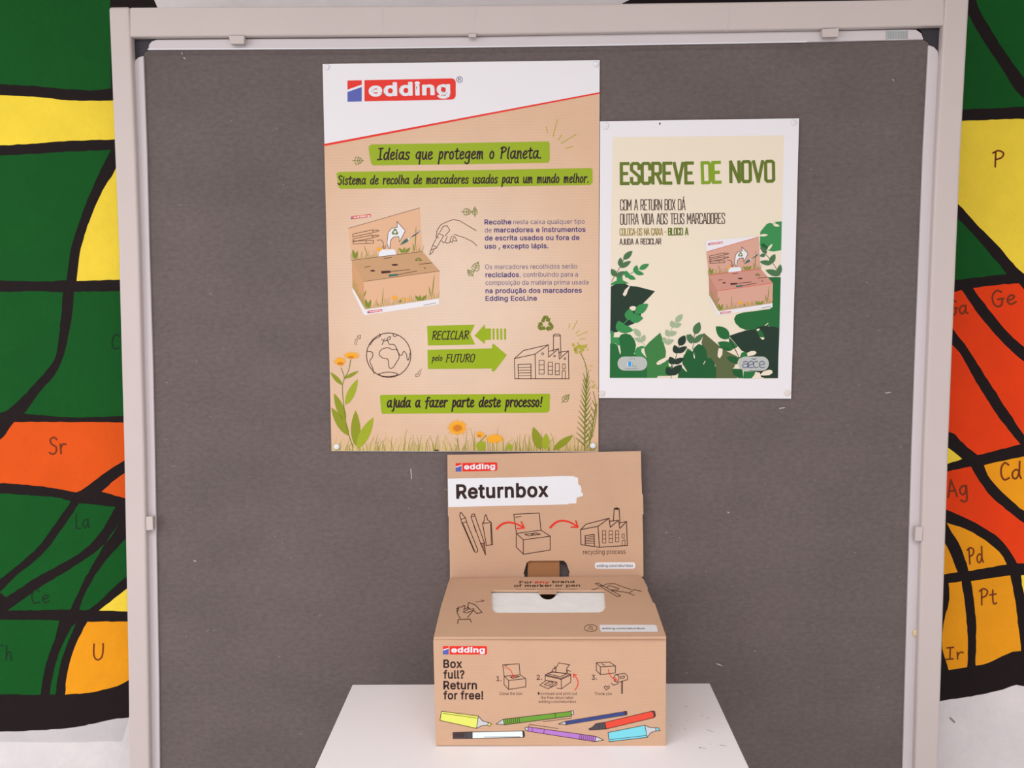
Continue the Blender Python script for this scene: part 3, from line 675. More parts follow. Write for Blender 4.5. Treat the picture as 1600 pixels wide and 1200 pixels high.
lines('hand_drawing', S1, [z1(p) for p in ([(605, 1122), (612, 1095), (628, 1090), (622, 1108), (605, 1122)], [(612, 1097), (622, 1070), (655, 1005), (682, 1018), (640, 1088), (628, 1090)], [(622, 1070), (643, 1082)],
   [(640, 1022), (645, 990), (665, 958), (690, 945), (735, 928), (770, 935), (815, 962), (862, 990)], [(640, 1022), (655, 1030)], [(660, 1000), (680, 965), (700, 962), (716, 988), (690, 1018)], [(672, 1045), (680, 1057), (690, 1052), (702, 1020)],
   [(690, 1050), (700, 1060), (715, 1055), (725, 1022)], [(718, 1050), (730, 1055), (735, 1028)], [(735, 1045), (755, 1047), (745, 1025), (730, 1018)], [(740, 1010), (800, 1030), (840, 1050), (866, 1073)])], .9, M_LINEP, 2, poster)

# the picture of the box printed on both posters
MB_A = dict(k=mat('tan_box_print', (222, 180, 143), rough=.4), t=mat('brown_box_print', (196, 157, 115), rough=.4), s=mat('shaded_tan_print', (206, 159, 113), rough=.4), w=M_PAPER)
MB_B = dict(k=mat('pink_box_print', (212, 166, 145), rough=.4), t=mat('rose_box_print', (202, 148, 131), rough=.4), s=mat('dark_rose_print', (190, 135, 118), rough=.4), w=M_PAPER)
M_TEAL = mat('teal_print', (52, 107, 99), rough=.4); M_MAR = mat('maroon_print', (67, 30, 27), rough=.4); M_LEAFP = mat('foliage_print', (122, 140, 42), rough=.4)
def boxpic(S, L, parent, T, C, whitetop):
    if whitetop: fill('pictured_header', S, [T([(20, 85), (773, 25), (773, 32), (30, 245)])], C['w'], L, parent)
    fill('pictured_header', S, [T([(30, 245), (773, 32), (800, 487), (65, 578)])], C['k'], L, parent)
    lines('pictured_outline', S, [T([(30, 245), (773, 32)]), T([(65, 578), (800, 487)]), T([(187, 800), (978, 690)])], .5, M_REDP if whitetop else M_LINEP, L + 3, parent)
    fill('pictured_base', S, [T([(70, 855), (205, 1085), (972, 970), (972, 1035), (195, 1150), (75, 905)])], C['w'], L, parent)
    fill('pictured_top', S, [T([(65, 578), (800, 487), (978, 690), (187, 800)])], C['t'], L + 1, parent)
    fill('pictured_side', S, [T([(65, 578), (187, 800), (205, 1090), (72, 860)])], C['s'], L + 1, parent)
    fill('pictured_front', S, [T([(187, 800), (978, 690), (970, 975), (205, 1090)])], C['k'], L + 1, parent)
    rnd = random.Random(3); bl = []
    for i in range(46):
        x = 60 + 740 * i / 45; yb = 578 - (x - 65) * .124; bl.append(T([(x, yb), (x + rnd.uniform(-18, 18), yb - rnd.uniform(25, 85))]))
        x = 210 + 755 * i / 45; yb = 1088 - (x - 205) * .15; bl.append(T([(x, yb), (x + rnd.uniform(-18, 18), yb - rnd.uniform(25, 90))]))
        if i % 4 == 0: f = i / 46; x = 74 + 130 * f; yb = 860 + 228 * f; bl.append(T([(x, yb), (x + rnd.uniform(-8, 8), yb - rnd.uniform(50, 130))]))
    tag(lines('pictured_grass', S, bl, (.8, .3), M_GRASS1, L + 2, parent), kind='stuff')
    fill('pictured_leaves', S, [T(leafpoly(b, t, w)) for b, t, w in (((230, 1080), (205, 980), 34), ((240, 1080), (262, 985), 30), ((95, 565), (75, 465), 30), ((100, 565), (125, 480), 28), ((770, 1000), (725, 945), 30), ((780, 1000), (775, 940), 24), ((790, 1000), (845, 940), 30),
        ((600, 500), (555, 450), 28), ((610, 500), (610, 440), 22), ((620, 500), (675, 445), 28), ((885, 960), (870, 850), 12), ((900, 960), (925, 720), 10), ((715, 480), (700, 400), 12), ((722, 480), (735, 215), 10), ((350, 1050), (320, 1015), 8), ((380, 1050), (395, 860), 7), ((560, 1020), (580, 985), 24), ((190, 960), (215, 890), 14), ((235, 540), (190, 420), 7))], M_LEAFP, L + 2.4, parent)
    fill('pictured_flowers', S, [T(circ(513, 968, 30, 20, 12)), T(circ(350, 462, 26, 18, 12)), T(circ(600, 985, 16, 12, 10)), T(circ(650, 985, 18, 12, 10))], M_ORANGEP, L + 2.8, parent)
    ar = [(452, 452), (432, 400), (445, 290), (480, 245), (540, 235), (535, 175), (622, 272), (562, 385), (555, 330), (500, 335), (468, 370), (462, 452)]
    fill('pictured_arrow', S, [T(ar), T([(345, 500), (375, 468), (500, 462), (525, 485), (525, 518), (345, 540)])], M_WHITEP, L + 3, parent)
    R = lambda x0, y0, x1, y1, h: [(x0, y0), (x1, y1), (x1, y1 + h), (x0, y0 + h), (x0, y0)]
    lines('pictured_line_art', S, [T(ar + [ar[0]]), T(R(75, 305, 285, 260, 30)), T([(285, 268), (320, 262), (350, 268), (320, 282), (285, 285)]), T(R(78, 355, 280, 315, 30)), T([(280, 322), (315, 316), (350, 322), (315, 335), (280, 340)]), T(R(78, 378, 290, 370, 30)), T([(215, 372), (215, 402)]),
        T([(330, 370), (365, 365), (390, 385), (398, 440)]), T([(380, 435), (402, 458), (422, 425)])], .65, M_LINEP, L + 4, parent)
    e = T([(515, 285), (530, 285)]); k = abs(e[1][0] - e[0][0]) / 15
    recycle(S, L + 4, parent, e[0][0], e[0][1], 38 * k, M_OLIVED)
    fill('pictured_marker_tip', S, [T([(565, 420), (610, 368), (640, 350), (655, 372), (640, 388), (600, 408)])], M_TEAL, L + 4, parent)
    lines('pictured_marker', S, [T([(648, 362), (785, 262)])], 1.8, M_WHITEP, L + 3.6, parent)
    lines('pictured_marker_line', S, [T([(665, 350), (780, 265)]), T([(690, 335), (760, 290)])], .8, M_LINEP, L + 4.2, parent)
    fill('pictured_holes', S, [T(circ(513, 625, 34, 10, 14)), T(circ(283, 687, 26, 9, 10)), T([(370, 690), (465, 686), (470, 708), (375, 716)])], M_MAR, L + 3, parent)
    fill('pictured_pen_caps', S, [T([(448, 728), (540, 718), (545, 738), (452, 750)])], M_TEAL, L + 3, parent)
    lines('pictured_pens', S, [T([(470, 695), (670, 675)]), T([(545, 728), (740, 690)]), T([(765, 620), (900, 605)]), T([(400, 560), (480, 548)]), T([(200, 650), (260, 640)]), T([(820, 650), (835, 668)])], .8, M_LINEP, L + 3, parent)
    e = T([(760, 572), (775, 572)]); k = abs(e[1][0] - e[0][0]) / 15
    recycle(S, L + 3, parent, e[0][0], e[0][1], 42 * k, M_OLIVED, .5)
    for q in ([(55, 122), (262, 150)], [(228, 1105), (382, 1130)]):
        a, b = T(q); logo(S, L + 3, parent, a[0], a[1], b[0], b[1] , .12)
    lines('pictured_small_print', S, [T([(815, 1045), (940, 1022)])], .5, M_LINEP, L + 3, parent)
boxpic(S1, 2, poster, zf(6.667, 540, 320), MB_A, False)

# printed meadow along the foot of the large poster
rnd = random.Random(11); g1 = []; g2 = []
for i in range(230):
    x = 520 + 412 * i / 229 + rnd.uniform(-1.5, 1.5)
    h = rnd.uniform(8, 26) * (1.0 if 575 < x < 900 else .8)
    if rnd.random() < .12: h += 12
    dx = rnd.uniform(-7, 7)
    pts = [(x, 704), (x + dx * .3, 704 - h * .6), (x + dx, 704 - h)]
    (g1 if rnd.random() < .5 else g2).append(pts)
for nm, g, m, w in (('printed_grass', g2, M_GRASS2, (1.7, .4)), ('printed_grass', g1, M_GRASS1, (1.4, .3))):
    tag(lines(nm, S1, g, w, m, 2 if m is M_GRASS2 else 2.4, poster), kind='stuff')
M_LF = mat('olive_leaf_print', (138, 148, 27), rough=.45); M_LF2 = mat('yellow_green_leaf_print', (155, 170, 33), rough=.45)
fill('printed_leaves', S1, [leafpoly(b, t, w) for b, t, w in (((556, 697), (555.6, 641), 15), ((545, 681), (517.6, 636.5), 14), ((540, 658), (522, 614.5), 12), ((535, 601.5), (516.2, 581.7), 7), ((538, 591.6), (561, 579.6), 5.5), ((845, 703), (833, 667), 15), ((864, 703), (896, 679.5), 11))], M_LF, 3, poster)
fill('printed_leaves', S1, [leafpoly(b, t, w) for b, t, w in (((558, 701), (583.5, 652), 16), ((540, 633), (559, 592), 12), ((852, 703), (853.5, 677), 12), ((746, 703), (758, 690), 16), ((796, 703), (796, 693), 10))], M_LF2, 3.4, poster)
lines('printed_stems', S1, [[(552, 699), (543, 672), (538, 640), (535, 605), (538, 590), (533, 575)], [(538, 592), (545, 578), (548, 562)], [(716, 701), (715, 685)], [(750, 690), (760, 680)], [(913, 703), (914, 640), (917, 590), (914, 567), (905, 548)], [(927, 612), (932, 640), (928, 670), (918, 700)]], 1.1, M_OLIVED, 3.2, poster, smooth=True)
def burst(cx, cy, rx, ry, n, sd):
    r = random.Random(sd); out = []
    for i in range(2 * n):
        a = math.pi * i / n; k = (1 if i % 2 else .66) * r.uniform(.85, 1.08); out.append((cx + rx * k * math.cos(a), cy + ry * k * math.sin(a)))
    return out
fill('printed_flowers', S1, [burst(714.5, 668, 18, 14, 22, 1), burst(750.5, 679, 8, 6, 12, 2), burst(773, 685.5, 17, 8, 20, 3), burst(531.5, 565, 11, 8, 16, 4), burst(549, 555.5, 14, 6.5, 18, 5)], M_ORANGEP, 4, poster)
M_FLD = mat('deep_orange_print', (206, 126, 30), rough=.45)
fill('printed_flower_centres', S1, [burst(715, 669, 9, 7, 12, 6), circ(532, 568, 5, 2.5, 10), circ(548.5, 558, 5, 2, 10), circ(749, 681, 3.5, 2, 8)], M_FLD, 4.5, poster)
st = []
for i in range(26):
    y = 590 + 4.1 * i; x = 916 - (y - 590) * .02; s = -1 if i % 2 else 1; k = 4 + i * .42
    st.append([(x, y + 4), (x + s * k * .5, y - 3), (x + s * k, y - 11 + i * .1)])
for i in range(12):
    y = 632 + 5 * i; x = 931 - i * .9; st.append([(x, y + 4), (x + (3 if i % 2 else -6), y - 7)])
lines('printed_needle_leaves', S1, [p for p in st if all(q[0] < 933.5 for q in p)], (2.5, .6), M_OLIVED, 3, poster)
rnd = random.Random(5)
tag(fill('printed_blossom', S1, [circ(903 + rnd.gauss(0, 6), 543 + rnd.gauss(0, 3.5), rnd.uniform(1.2, 2.8), n=7) for _ in range(30)] + [circ(min(933, 928 + rnd.gauss(0, 3)), 604 + rnd.gauss(0, 3), rnd.uniform(.8, 1.6), n=7) for _ in range(10)] + [circ(919 + rnd.gauss(0, 3), 572 + rnd.gauss(0, 4), 1, n=6) for _ in range(6)], M_RAY, 4, poster), kind='stuff')
fill('ink_mark', S1, [circ(682, 703.6, 4.5, 1.2, 10)], M_LINEP, 5, poster)

# ================================================================== POSTER, SMALL
S2 = Surf('y', -.003)
c2 = S2.P(1090, 622)
post2 = slab('poster', S2, [(937.6, 189.6), (1100, 187), (1248.6, 185), (1243, 400), (1236, 623), (1085, 622.6), (936, 621.8), (936.5, 400)], M_PAPER, .0004, None, base=(c2.x, S2.v, c2.z))
tag(post2, 'smaller white-bordered poster with cream picture and dark green foliage, pinned on the right', 'poster')
fill('cream_background', S2, [[(957.5, 214.5), (1225, 211.5), (1221, 380), (1215.4, 591.7), (952.5, 590.6), (954.3, 380)]], M_CREAM, 1, post2)
M_T1 = mat('moss_title_print', (95, 116, 25), rough=.45); M_T2 = mat('lime_title_print', (126, 161, 21), rough=.45); M_T3 = mat('brown_text_print', (79, 63, 57), rough=.45); M_T4 = mat('gold_text_print', (156, 137, 60), rough=.45)
pen('title_lettering', S2, 'ESCREVE', SQ, (971, 286.8), (1083.5, 285.8), 31, 5.0, M_T1, 3, post2, sp=.14)
pen('title_lettering', S2, 'DE', SQ, (1098, 285.6), (1126.5, 284.6), 31, 5.0, M_T2, 3, post2, sp=.14)
pen('title_lettering', S2, 'NOVO', SQ, (1142, 284), (1210, 283), 31, 5.0, M_T1, 3, post2, sp=.14)
pen('subtitle_lettering', S2, 'COM A RETURN BOX D\u00c1', SQ, (969.5, 328.3), (1070.5, 327.8), 16, 1.35, M_T3, 3, post2, sp=.12)
pen('subtitle_lettering', S2, 'OUTRA VIDA AOS TEUS MARCADORES', SQ, (969.5, 350.5), (1132.5, 349.2), 16, 1.35, M_T3, 3, post2, sp=.12)
pen('subtitle_lettering', S2, 'COLOCA-OS NA CAIXA -', SQ, (968.8, 367.6), (1041, 367.2), 10.4, 1.15, M_T4, 3, post2, sp=.12)
pen('subtitle_lettering', S2, 'BLOCO A', SQ, (1044.5, 367.2), (1075, 366.8), 10.4, 1.7, M_T1, 3, post2, sp=.14)
pen('subtitle_lettering', S2, 'AJUDA A RECICLAR', SQ, (968.6, 382), (1033, 381.3), 8.4, 1.15, M_T3, 3, post2, sp=.13)
DG = mat('blackish_green_print', (25, 52, 38), rough=.4); MG = mat('deep_green_print', (24, 105, 49), rough=.4); BG = mat('bright_green_print', (50, 141, 75), rough=.4)
GG = mat('grass_green_print', (55, 126, 62), rough=.4); OG = mat('mossy_green_print', (69, 114, 73), rough=.4); PG = mat('sage_print', (160, 182, 148), rough=.4); FG = mat('forest_green_print', (17, 90, 43), rough=.4)
z4 = zf(4.615, 930, 380); z5 = zf(10, 950, 480); z6 = zf(10, 1080, 480)
def fo(polys, m, L): return fill('printed_foliage', S2, polys, m, L, post2)
def sprig(S, stem, leaves, m, L, w=.8, sm=None):
    lines('printed_stem', S, [stem], w, sm or M_LINEP, L, post2, smooth=True); fo([leafpoly(b, t, ww) for b, t, ww in leaves], m, L + .3)
# left
fo([z4([(113, 312), (150, 292), (215, 290), (245, 308), (300, 312), (370, 330), (431, 346), (395, 385), (340, 440), (330, 520), (280, 580), (230, 600), (160, 640), (108, 650)])], DG, 2)
fo([z4([(245, 308), (215, 335), (198, 370), (210, 383), (225, 372), (238, 335), (250, 315)]), z4(circ(272, 470, 26, 17, 12))], M_CREAM, 3)
fo([z4([(113, 290), (150, 270), (200, 268), (245, 290), (215, 292), (150, 294), (113, 304)]), z4([(155, 235), (195, 235), (200, 280), (155, 280)])], BG, 3.2)
sprig(S2, z4([(118, 275), (180, 170), (205, 120)]), [(z4([(203, 118)])[0], z4([(268, 55)])[0], 9), (z4([(180, 170)])[0], z4([(183, 103)])[0], 8), (z4([(180, 175)])[0], z4([(258, 130)])[0], 8), (z4([(150, 240)])[0], z4([(115, 185)])[0], 9), (z4([(145, 240)])[0], z4([(220, 205)])[0], 8)], OG, 3.6)
sprig(S2, z4([(220, 250), (270, 210), (320, 185)]), [(z4([(318, 188)])[0], z4([(388, 150)])[0], 8), (z4([(285, 215)])[0], z4([(300, 158)])[0], 8), (z4([(280, 205)])[0], z4([(352, 225)])[0], 7), (z4([(235, 250)])[0], z4([(220, 198)])[0], 8), (z4([(230, 235)])[0], z4([(292, 260)])[0], 7)], BG, 3.8, sm=BG)
sprig(S2, z4([(190, 600), (240, 545), (290, 500)]), [(z4([(285, 505)])[0], z4([(382, 438)])[0], 14), (z4([(240, 555)])[0], z4([(250, 472)])[0], 14), (z4([(245, 545)])[0], z4([(346, 540)])[0], 14), (z4([(195, 640)])[0], z4([(165, 560)])[0], 15), (z4([(150, 610)])[0], z4([(275, 628)])[0], 13)], BG, 4.2, 1.4, BG)
fo([z5([(40, 370), (75, 370), (95, 420), (85, 470), (180, 470), (185, 600), (190, 720), (150, 600), (120, 560), (40, 570)])], BG, 3)
fo([z5([(33, 570), (110, 565), (150, 600), (180, 720), (195, 740), (200, 700), (170, 480), (200, 430), (270, 408), (350, 430), (410, 500), (437, 590), (430, 640), (400, 740), (480, 690), (530, 700), (560, 760), (610, 800), (615, 1105), (28, 1105)])], MG, 3.4)
fo([z5([(410, 700), (450, 630), (520, 605), (580, 615), (560, 640), (520, 650), (525, 700), (590, 770), (430, 760)])], BG, 3.6)
fo([z5([(150, 590), (182, 600), (200, 700), (192, 728), (178, 700)]), z5([(515, 690), (545, 690), (580, 715), (580, 770), (555, 740)])], M_CREAM, 4)
fo([z5([(815, 398), (845, 480), (880, 600), (905, 690), (898, 780), (800, 830), (750, 880), (790, 900), (850, 870), (940, 808), (1000, 900), (1010, 1070), (780, 1075), (760, 1105), (612, 1105), (605, 800), (575, 700), (565, 640), (640, 550), (730, 470)])], GG, 3.8)
fo([z5([(898, 785), (800, 830), (755, 870), (765, 898), (800, 900), (880, 858), (945, 808)]), z5([(770, 1105), (800, 1080), (915, 1075), (1090, 1060), (1090, 1107)])], M_CREAM, 4.1)
sprig(S2, z5([(640, 640), (520, 540), (490, 440)]), [(z5([(510, 455)])[0], z5([(400, 335)])[0], 9), (z5([(525, 545)])[0], z5([(575, 430)])[0], 8), (z5([(545, 540)])[0], z5([(412, 480)])[0], 7)], PG, 3.2, sm=PG)
sprig(S2, z5([(930, 540), (990, 350), (1060, 220)]), [(z5([(1055, 235)])[0], z5([(1165, 110)])[0], 9), (z5([(1030, 320)])[0], z5([(985, 210)])[0], 9), (z5([(1025, 300)])[0], z5([(1150, 262)])[0], 8), (z5([(955, 455)])[0], z5([(905, 348)])[0], 9), (z5([(935, 430)])[0], z5([(1080, 392)])[0], 8), (z5([(905, 560)])[0], z5([(860, 468)])[0], 8), (z5([(890, 570)])[0], z5([(1030, 510)])[0], 8)], PG, 3.2, sm=PG)
# middle
z5b = z5
fo([z6([(195, 400), (420, 590), (560, 690), (740, 780), (720, 900), (640, 960), (700, 1060), (720, 1110), (380, 1110), (380, 900), (240, 780), (160, 560)])], mat('olive_drab_print', (88, 101, 62), rough=.4), 3.2)
fo([z5([(1090, 1107), (1095, 1060), (1120, 960), (1160, 880), (1180, 760), (1230, 690), (1290, 670), (1320, 700), (1340, 640), (1390, 590)]) + z6([(120, 575), (190, 600), (235, 670), (250, 790), (310, 800), (360, 860), (385, 960), (390, 1110)])], FG, 3.6)
fo([z5([(1205, 720), (1240, 640), (1290, 665), (1250, 690)])], GG, 3.3)
fo([z6([(40, 700), (58, 790), (48, 806), (35, 770)]), z6([(185, 890), (215, 835), (222, 845), (195, 895)]), z5([(1130, 880), (1150, 870), (1190, 930), (1235, 1005), (1220, 1005), (1165, 950)]), z5([(945, 870), (990, 900), (980, 930), (950, 925)])], M_CREAM, 4)
sprig(S2, z6([(-70, 700), (20, 660), (35, 560), (50, 420)][1:]), [(z6([(55, 425)])[0], z6([(130, 230)])[0], 12), (z6([(5, 570)])[0], z6([(-25, 415)])[0], 10), (z6([(35, 560)])[0], z6([(190, 415)])[0], 9), (z6([(20, 555)])[0], z6([(-70, 425)])[0], 9)], OG, 4.2)
sprig(S2, z5([(985, 1110), (1010, 920), (1060, 780), (1110, 610)]), [(z5([(1110, 600)])[0], z5([(1205, 440)])[0], 12), (z5([(1080, 725)])[0], z5([(1035, 590)])[0], 10), (z5([(1075, 710)])[0], z5([(1235, 615)])[0], 9), (z5([(1030, 890)])[0], z5([(960, 775)])[0], 10), (z5([(1020, 880)])[0], z5([(1190, 795)])[0], 9), (z5([(990, 1070)])[0], z5([(915, 930)])[0], 12), (z5([(980, 1060)])[0], z5([(1155, 900)])[0], 12)], DG, 5)
# right

fo([[(1188, 362), (1198, 350), (1206, 347), (1221.5, 346), (1220.5, 391), (1208, 393), (1199, 391), (1187, 384)]], BG, 2)
fo([leafpoly((1187, 368), (1200, 367), 4), leafpoly((1213, 349), (1200, 346.5), 3), leafpoly((1199, 391), (1207, 381), 4), leafpoly((1218, 353), (1207, 351), 4)], M_CREAM, 3)
fo([[(1189, 382), (1193, 379.5), (1201, 387), (1196, 390), (1190, 388)], ], FG, 3.2)
sprig(S2, [(1188, 388), (1198, 399), (1210, 415), (1215, 425)], [((1198, 396), (1188, 385), 7), ((1196, 398), (1187, 400), 6), ((1206, 412), (1187, 409), 8), ((1203, 412), (1211, 397), 9), ((1219, 430), (1196, 422), 10), ((1216, 430), (1219.5, 413), 8)], OG, 3.4)
fo([[(1200, 433), (1219.8, 433), (1217.5, 525), (1216, 560), (1215.6, 591)] + z6([(1350, 330), (1210, 290), (1050, 350), (850, 355), (760, 320), (690, 250), (668, 185), (700, 120), (800, 85), (1000, 60), (1240, 25)])], MG, 2.6)
fo([z6([(590, 448), (700, 410), (860, 360), (1000, 345), (1050, 305), (1150, 290), (1300, 305), (1372, 325), (1362, 700), (1355, 1110), (1150, 1110), (1090, 1090), (1065, 1068), (1030, 1010), (900, 1000), (760, 900), (870, 710), (790, 680), (720, 600)])], DG, 3)
fo([z6([(1020, 345), (1060, 330), (1120, 400), (1145, 470), (1115, 505), (1070, 475), (1040, 400)])], MG, 3.5)
fo([z6([(1015, 350), (1060, 330), (1070, 350), (1035, 378)]), z6([(1070, 470), (1140, 472), (1140, 500), (1110, 508)]), z6([(1145, 285), (1200, 245), (1205, 255), (1160, 290)]),
    z6([(870, 715), (940, 682), (1000, 685), (1020, 715), (980, 750), (880, 765)]), z6([(1070, 1060), (1130, 1000), (1220, 975), (1265, 990), (1268, 1030), (1220, 1060), (1130, 1068)]), z6([(430, 640), (490, 650), (485, 740), (445, 800), (412, 770), (415, 700)]),
    z6([(630, 670), (720, 625), (790, 690), (760, 780), (720, 775)]), z6([(680, 900), (720, 890), (780, 980), (700, 965), (675, 950)]), z6([(1000, 1020), (1070, 1020), (1090, 1090), (1150, 1112), (940, 1112)])], M_CREAM, 3.8)
sprig(S2, z6([(590, 480), (660, 600), (740, 770)]), [(z6([(590, 490)])[0], z6([(385, 300)])[0], 17), (z6([(660, 655)])[0], z6([(415, 550)])[0], 14), (z6([(650, 640)])[0], z6([(600, 480)])[0], 7)], MG, 4.4, 1)
fo([z6([(600, 480), (620, 500), (725, 610), (690, 650), (640, 640)]), z6([(760, 790), (780, 720), (830, 690), (875, 710), (875, 770), (790, 800)]), z6([(820, 1000), (1005, 1010), (985, 1060), (940, 1112), (810, 1112)]), z6([(790, 770), (730, 830), (740, 760)])], mat('emerald_print', (28, 116, 58), rough=.4), 4.0)
fo([z6([(550, 790), (600, 760), (700, 780), (740, 830), (700, 880), (620, 860)]), z6([(630, 960), (800, 965), (810, 1108), (740, 1108), (660, 1050)]), z6([(480, 610), (600, 640), (620, 680), (520, 670)])], FG, 4.6)
sprig2 = lines('printed_stem', S2, [z6([(590, 480), (740, 770)])], .9, M_LINEP, 5, post2)
M_PILL = mat('grey_pill_print', (182, 191, 185), rough=.4); M_SKY = mat('sky_blue_print', (50, 159, 233), rough=.4); M_NAVY = mat('navy_print', (59, 69, 121), rough=.4)
fill('badge', S2, [rrect(*z5([(148, 770)])[0], *z5([(612, 990)])[0], 10.8)], M_PILL, 6, post2)
fill('badge', S2, [rrect(*z6([(738, 770)])[0], *z6([(1212, 992)])[0], 10.8)], M_PILL, 6, post2)
fill('badge_emblem', S2, [z5([(312, 850), (360, 850), (372, 925), (318, 922)])], M_SKY, 7, post2)
fill('badge_emblem', S2, [z5([(300, 858), (312, 854), (312, 922), (302, 918)]), z5([(366, 862), (378, 870), (376, 925), (366, 925)])], M_WHITEP, 7, post2)
lines('badge_lettering', S2, [z5([(270, 962), (470, 960)]), z5([(385, 925), (385, 880)]), z5([(400, 925), (445, 923)])], .9, mat('slate_print', (130, 137, 150), rough=.5), 7, post2)
lines('badge_emblem_arc', S2, [z5([(330, 815), (370, 800), (420, 812)])], .9, mat('pale_teal_print', (106, 167, 154), rough=.5), 7, post2, smooth=True)
gl = [z6(cr([(812, 862), (845, 845), (878, 862), (884, 900), (884, 945)])), z6(cr([(884, 892), (830, 886), (800, 912), (822, 944), (868, 936), (884, 915)]))]
for cx, bar in ((930, 1), (1012, 0), (1102, 1)):
    if bar: gl.append(z6(cr([(cx - 36, 902), (cx + 10, 896), (cx + 40, 884), (cx + 24, 850), (cx - 8, 846), (cx - 36, 872), (cx - 38, 912), (cx - 14, 944), (cx + 40, 938)])))
    else: gl.append(z6(cr([(cx + 32, 862), (cx, 845), (cx - 34, 868), (cx - 36, 912), (cx - 8, 944), (cx + 32, 934)])))
lines('badge_lettering', S2, gl, 1.1, M_NAVY, 7, post2, smooth=False)
lines('badge_lettering', S2, [z6([(945, 800), (980, 815), (1012, 800)])], 1.0, M_NAVY, 7, post2, smooth=True)
z8 = lambda pts: [(1090 + (.94 * x + 88) / 8.571, 365 + (.94 * y + 14) / 8.571) for x, y in pts]
boxpic(S2, 5, post2, z8, MB_B, True)
fill('pinhole', S2, [[(1030, 191.5), (1032.5, 192), (1031.5, 195), (1029.8, 194.6)]], M_BLACKP, 2, post2)

# ---- pins that hold the sheets
def pin(S, u, v, rpx, label, m, group=None, th=.004):
    c = S.P(u, v, 0.0); r = (S.P(u + rpx, v) - S.P(u, v)).length; V = []; Fc = []; n = 20
    prof_ = [(.0, .0), (1, .0), (1, .35), (.88, .7), (.6, .92), (.0, 1.0)]
    for (pr, ph) in prof_[1:-1]:
        for i in range(n): a = 2 * math.pi * i / n; V.append(c + Vector((math.cos(a) * r * pr, -ph * th - .0004, math.sin(a) * r * pr)))
    V.append(c + Vector((0, -th - .0004, 0))); V.append(c + Vector((0, -.0004, 0)))
    for k in range(3):
        for i in range(n): j = (i + 1) % n; Fc.append((k * n + i, k * n + j, (k + 1) * n + j, (k + 1) * n + i))
    for i in range(n): j = (i + 1) % n; Fc.append((3 * n + i, 3 * n + j, 4 * n)); Fc.append((j, i, 4 * n + 1))
    o = build('push_pin', V, Fc, m, None, base=c, smooth=True)
    bm = bmesh.new(); bm.from_mesh(o.data); bmesh.ops.recalc_face_normals(bm, faces=bm.faces); bm.to_mesh(o.data); bm.free()
    return tag(o, label, 'pin', group)
G1 = 'pins holding the larger poster'; G2 = 'pins holding the smaller poster'
M_PINC = mat('clear_pin_on_white', (224, 227, 231), rough=.15, spec=.5); M_PINB = mat('clear_pin_amber', (222, 216, 210), rough=.15, spec=.5)
pin(S1, 510.5, 105, 4.6, 'clear round pin at the top left corner of the larger poster', M_PINC, G1, .001)
pin(S1, 931, 100.5, 4.6, 'clear round pin at the top right corner of the larger poster', M_PINC, G1, .001)
pin(S1, 526.5, 698, 4.8, 'white round pin at the bottom left corner of the larger poster', M_PIN, G1)
pin(S1, 926.5, 696.5, 4.8, 'white round pin at the bottom right corner of the larger poster', M_PIN, G1)
pin(S2, 946, 197, 5.4, 'clear round pin at the top left corner of the smaller poster', M_PINC, G2, .0008)
pin(S2, 1240, 192, 4.6, 'clear round pin at the top right corner of the smaller poster', M_PINC, G2, .0008)
pin(S2, 940.5, 614.5, 5, 'clear amber pin at the bottom left corner of the smaller poster', M_PINB, G2, .0008)
pin(S2, 1230, 614, 5, 'clear amber pin at the bottom right corner of the smaller poster', M_PINB, G2, .0008)
d = pin(Surf('y', -.0042), 1432, 988.5, 6.6, 'yellowed round adhesive dot on the lower right edge of the display board', M_STICK, None, .003)
d.name = 'adhesive_dot'; d['category'] = 'sticker'

# ================================================================== TABLE
TZ = .74
S_TAB = Surf('z', TZ)
A = S_TAB.P(551, 1069.5); B = S_TAB.P(1109, 1067.7); A2 = S_TAB.P(491.7, 1200); B2 = S_TAB.P(1170.7, 1200)
x0 = (A.x + A2.x) / 2; x1 = (B.x + B2.x) / 2; yb = (A.y + B.y) / 2; yf = yb - .55
tcx = (x0 + x1) / 2
table = empty('side_table', (tcx, (yb + yf) / 2, 0), 'plain white laminate table in front of the felt board', 'table')
box('table_top', x0, x1, yf, yb, TZ - .022, TZ, M_TABLE, table, .0012)
for lx in (x0 + .035, x1 - .035):
    for ly in (yf + .035, yb - .035): box('leg', lx - .018, lx + .018, ly - .018, ly + .018, 0, TZ - .022, M_TABLE, table, .002)
box('apron', x0 + .05, x1 - .05, yf + .026, yf + .042, TZ - .09, TZ - .022, M_TABLE, table, .001)
box('apron', x0 + .05, x1 - .05, yb - .042, yb - .026, TZ - .09, TZ - .022, M_TABLE, table, .001)
zt = zf(6.667, 1000, 1040)
for x, y, r in ((320, 626, 6), (475, 785, 5), (705, 545, 6), (735, 820, 6), (622, 857, 7), (490, 575, 4), (650, 520, 5), (405, 672, 5), (470, 655, 5), (700, 432, 4), (345, 785, 4), (640, 488, 4), (680, 395, 3), (560, 648, 3), (655, 735, 3)):
    c = zt([(x, y)])[0]; q = fill('smudge', S_TAB, [circ(c[0], c[1], r / 6.667, r / 11, 8)], M_SPECK, 1, table)
for p in ([(465, 420), (495, 432)], [(695, 670), (765, 690)], [(830, 828), (900, 838)], [(615, 850), (690, 868)]):
    lines('smudge', S_TAB, [zt(p)], .5, M_SPECK, 1, table)

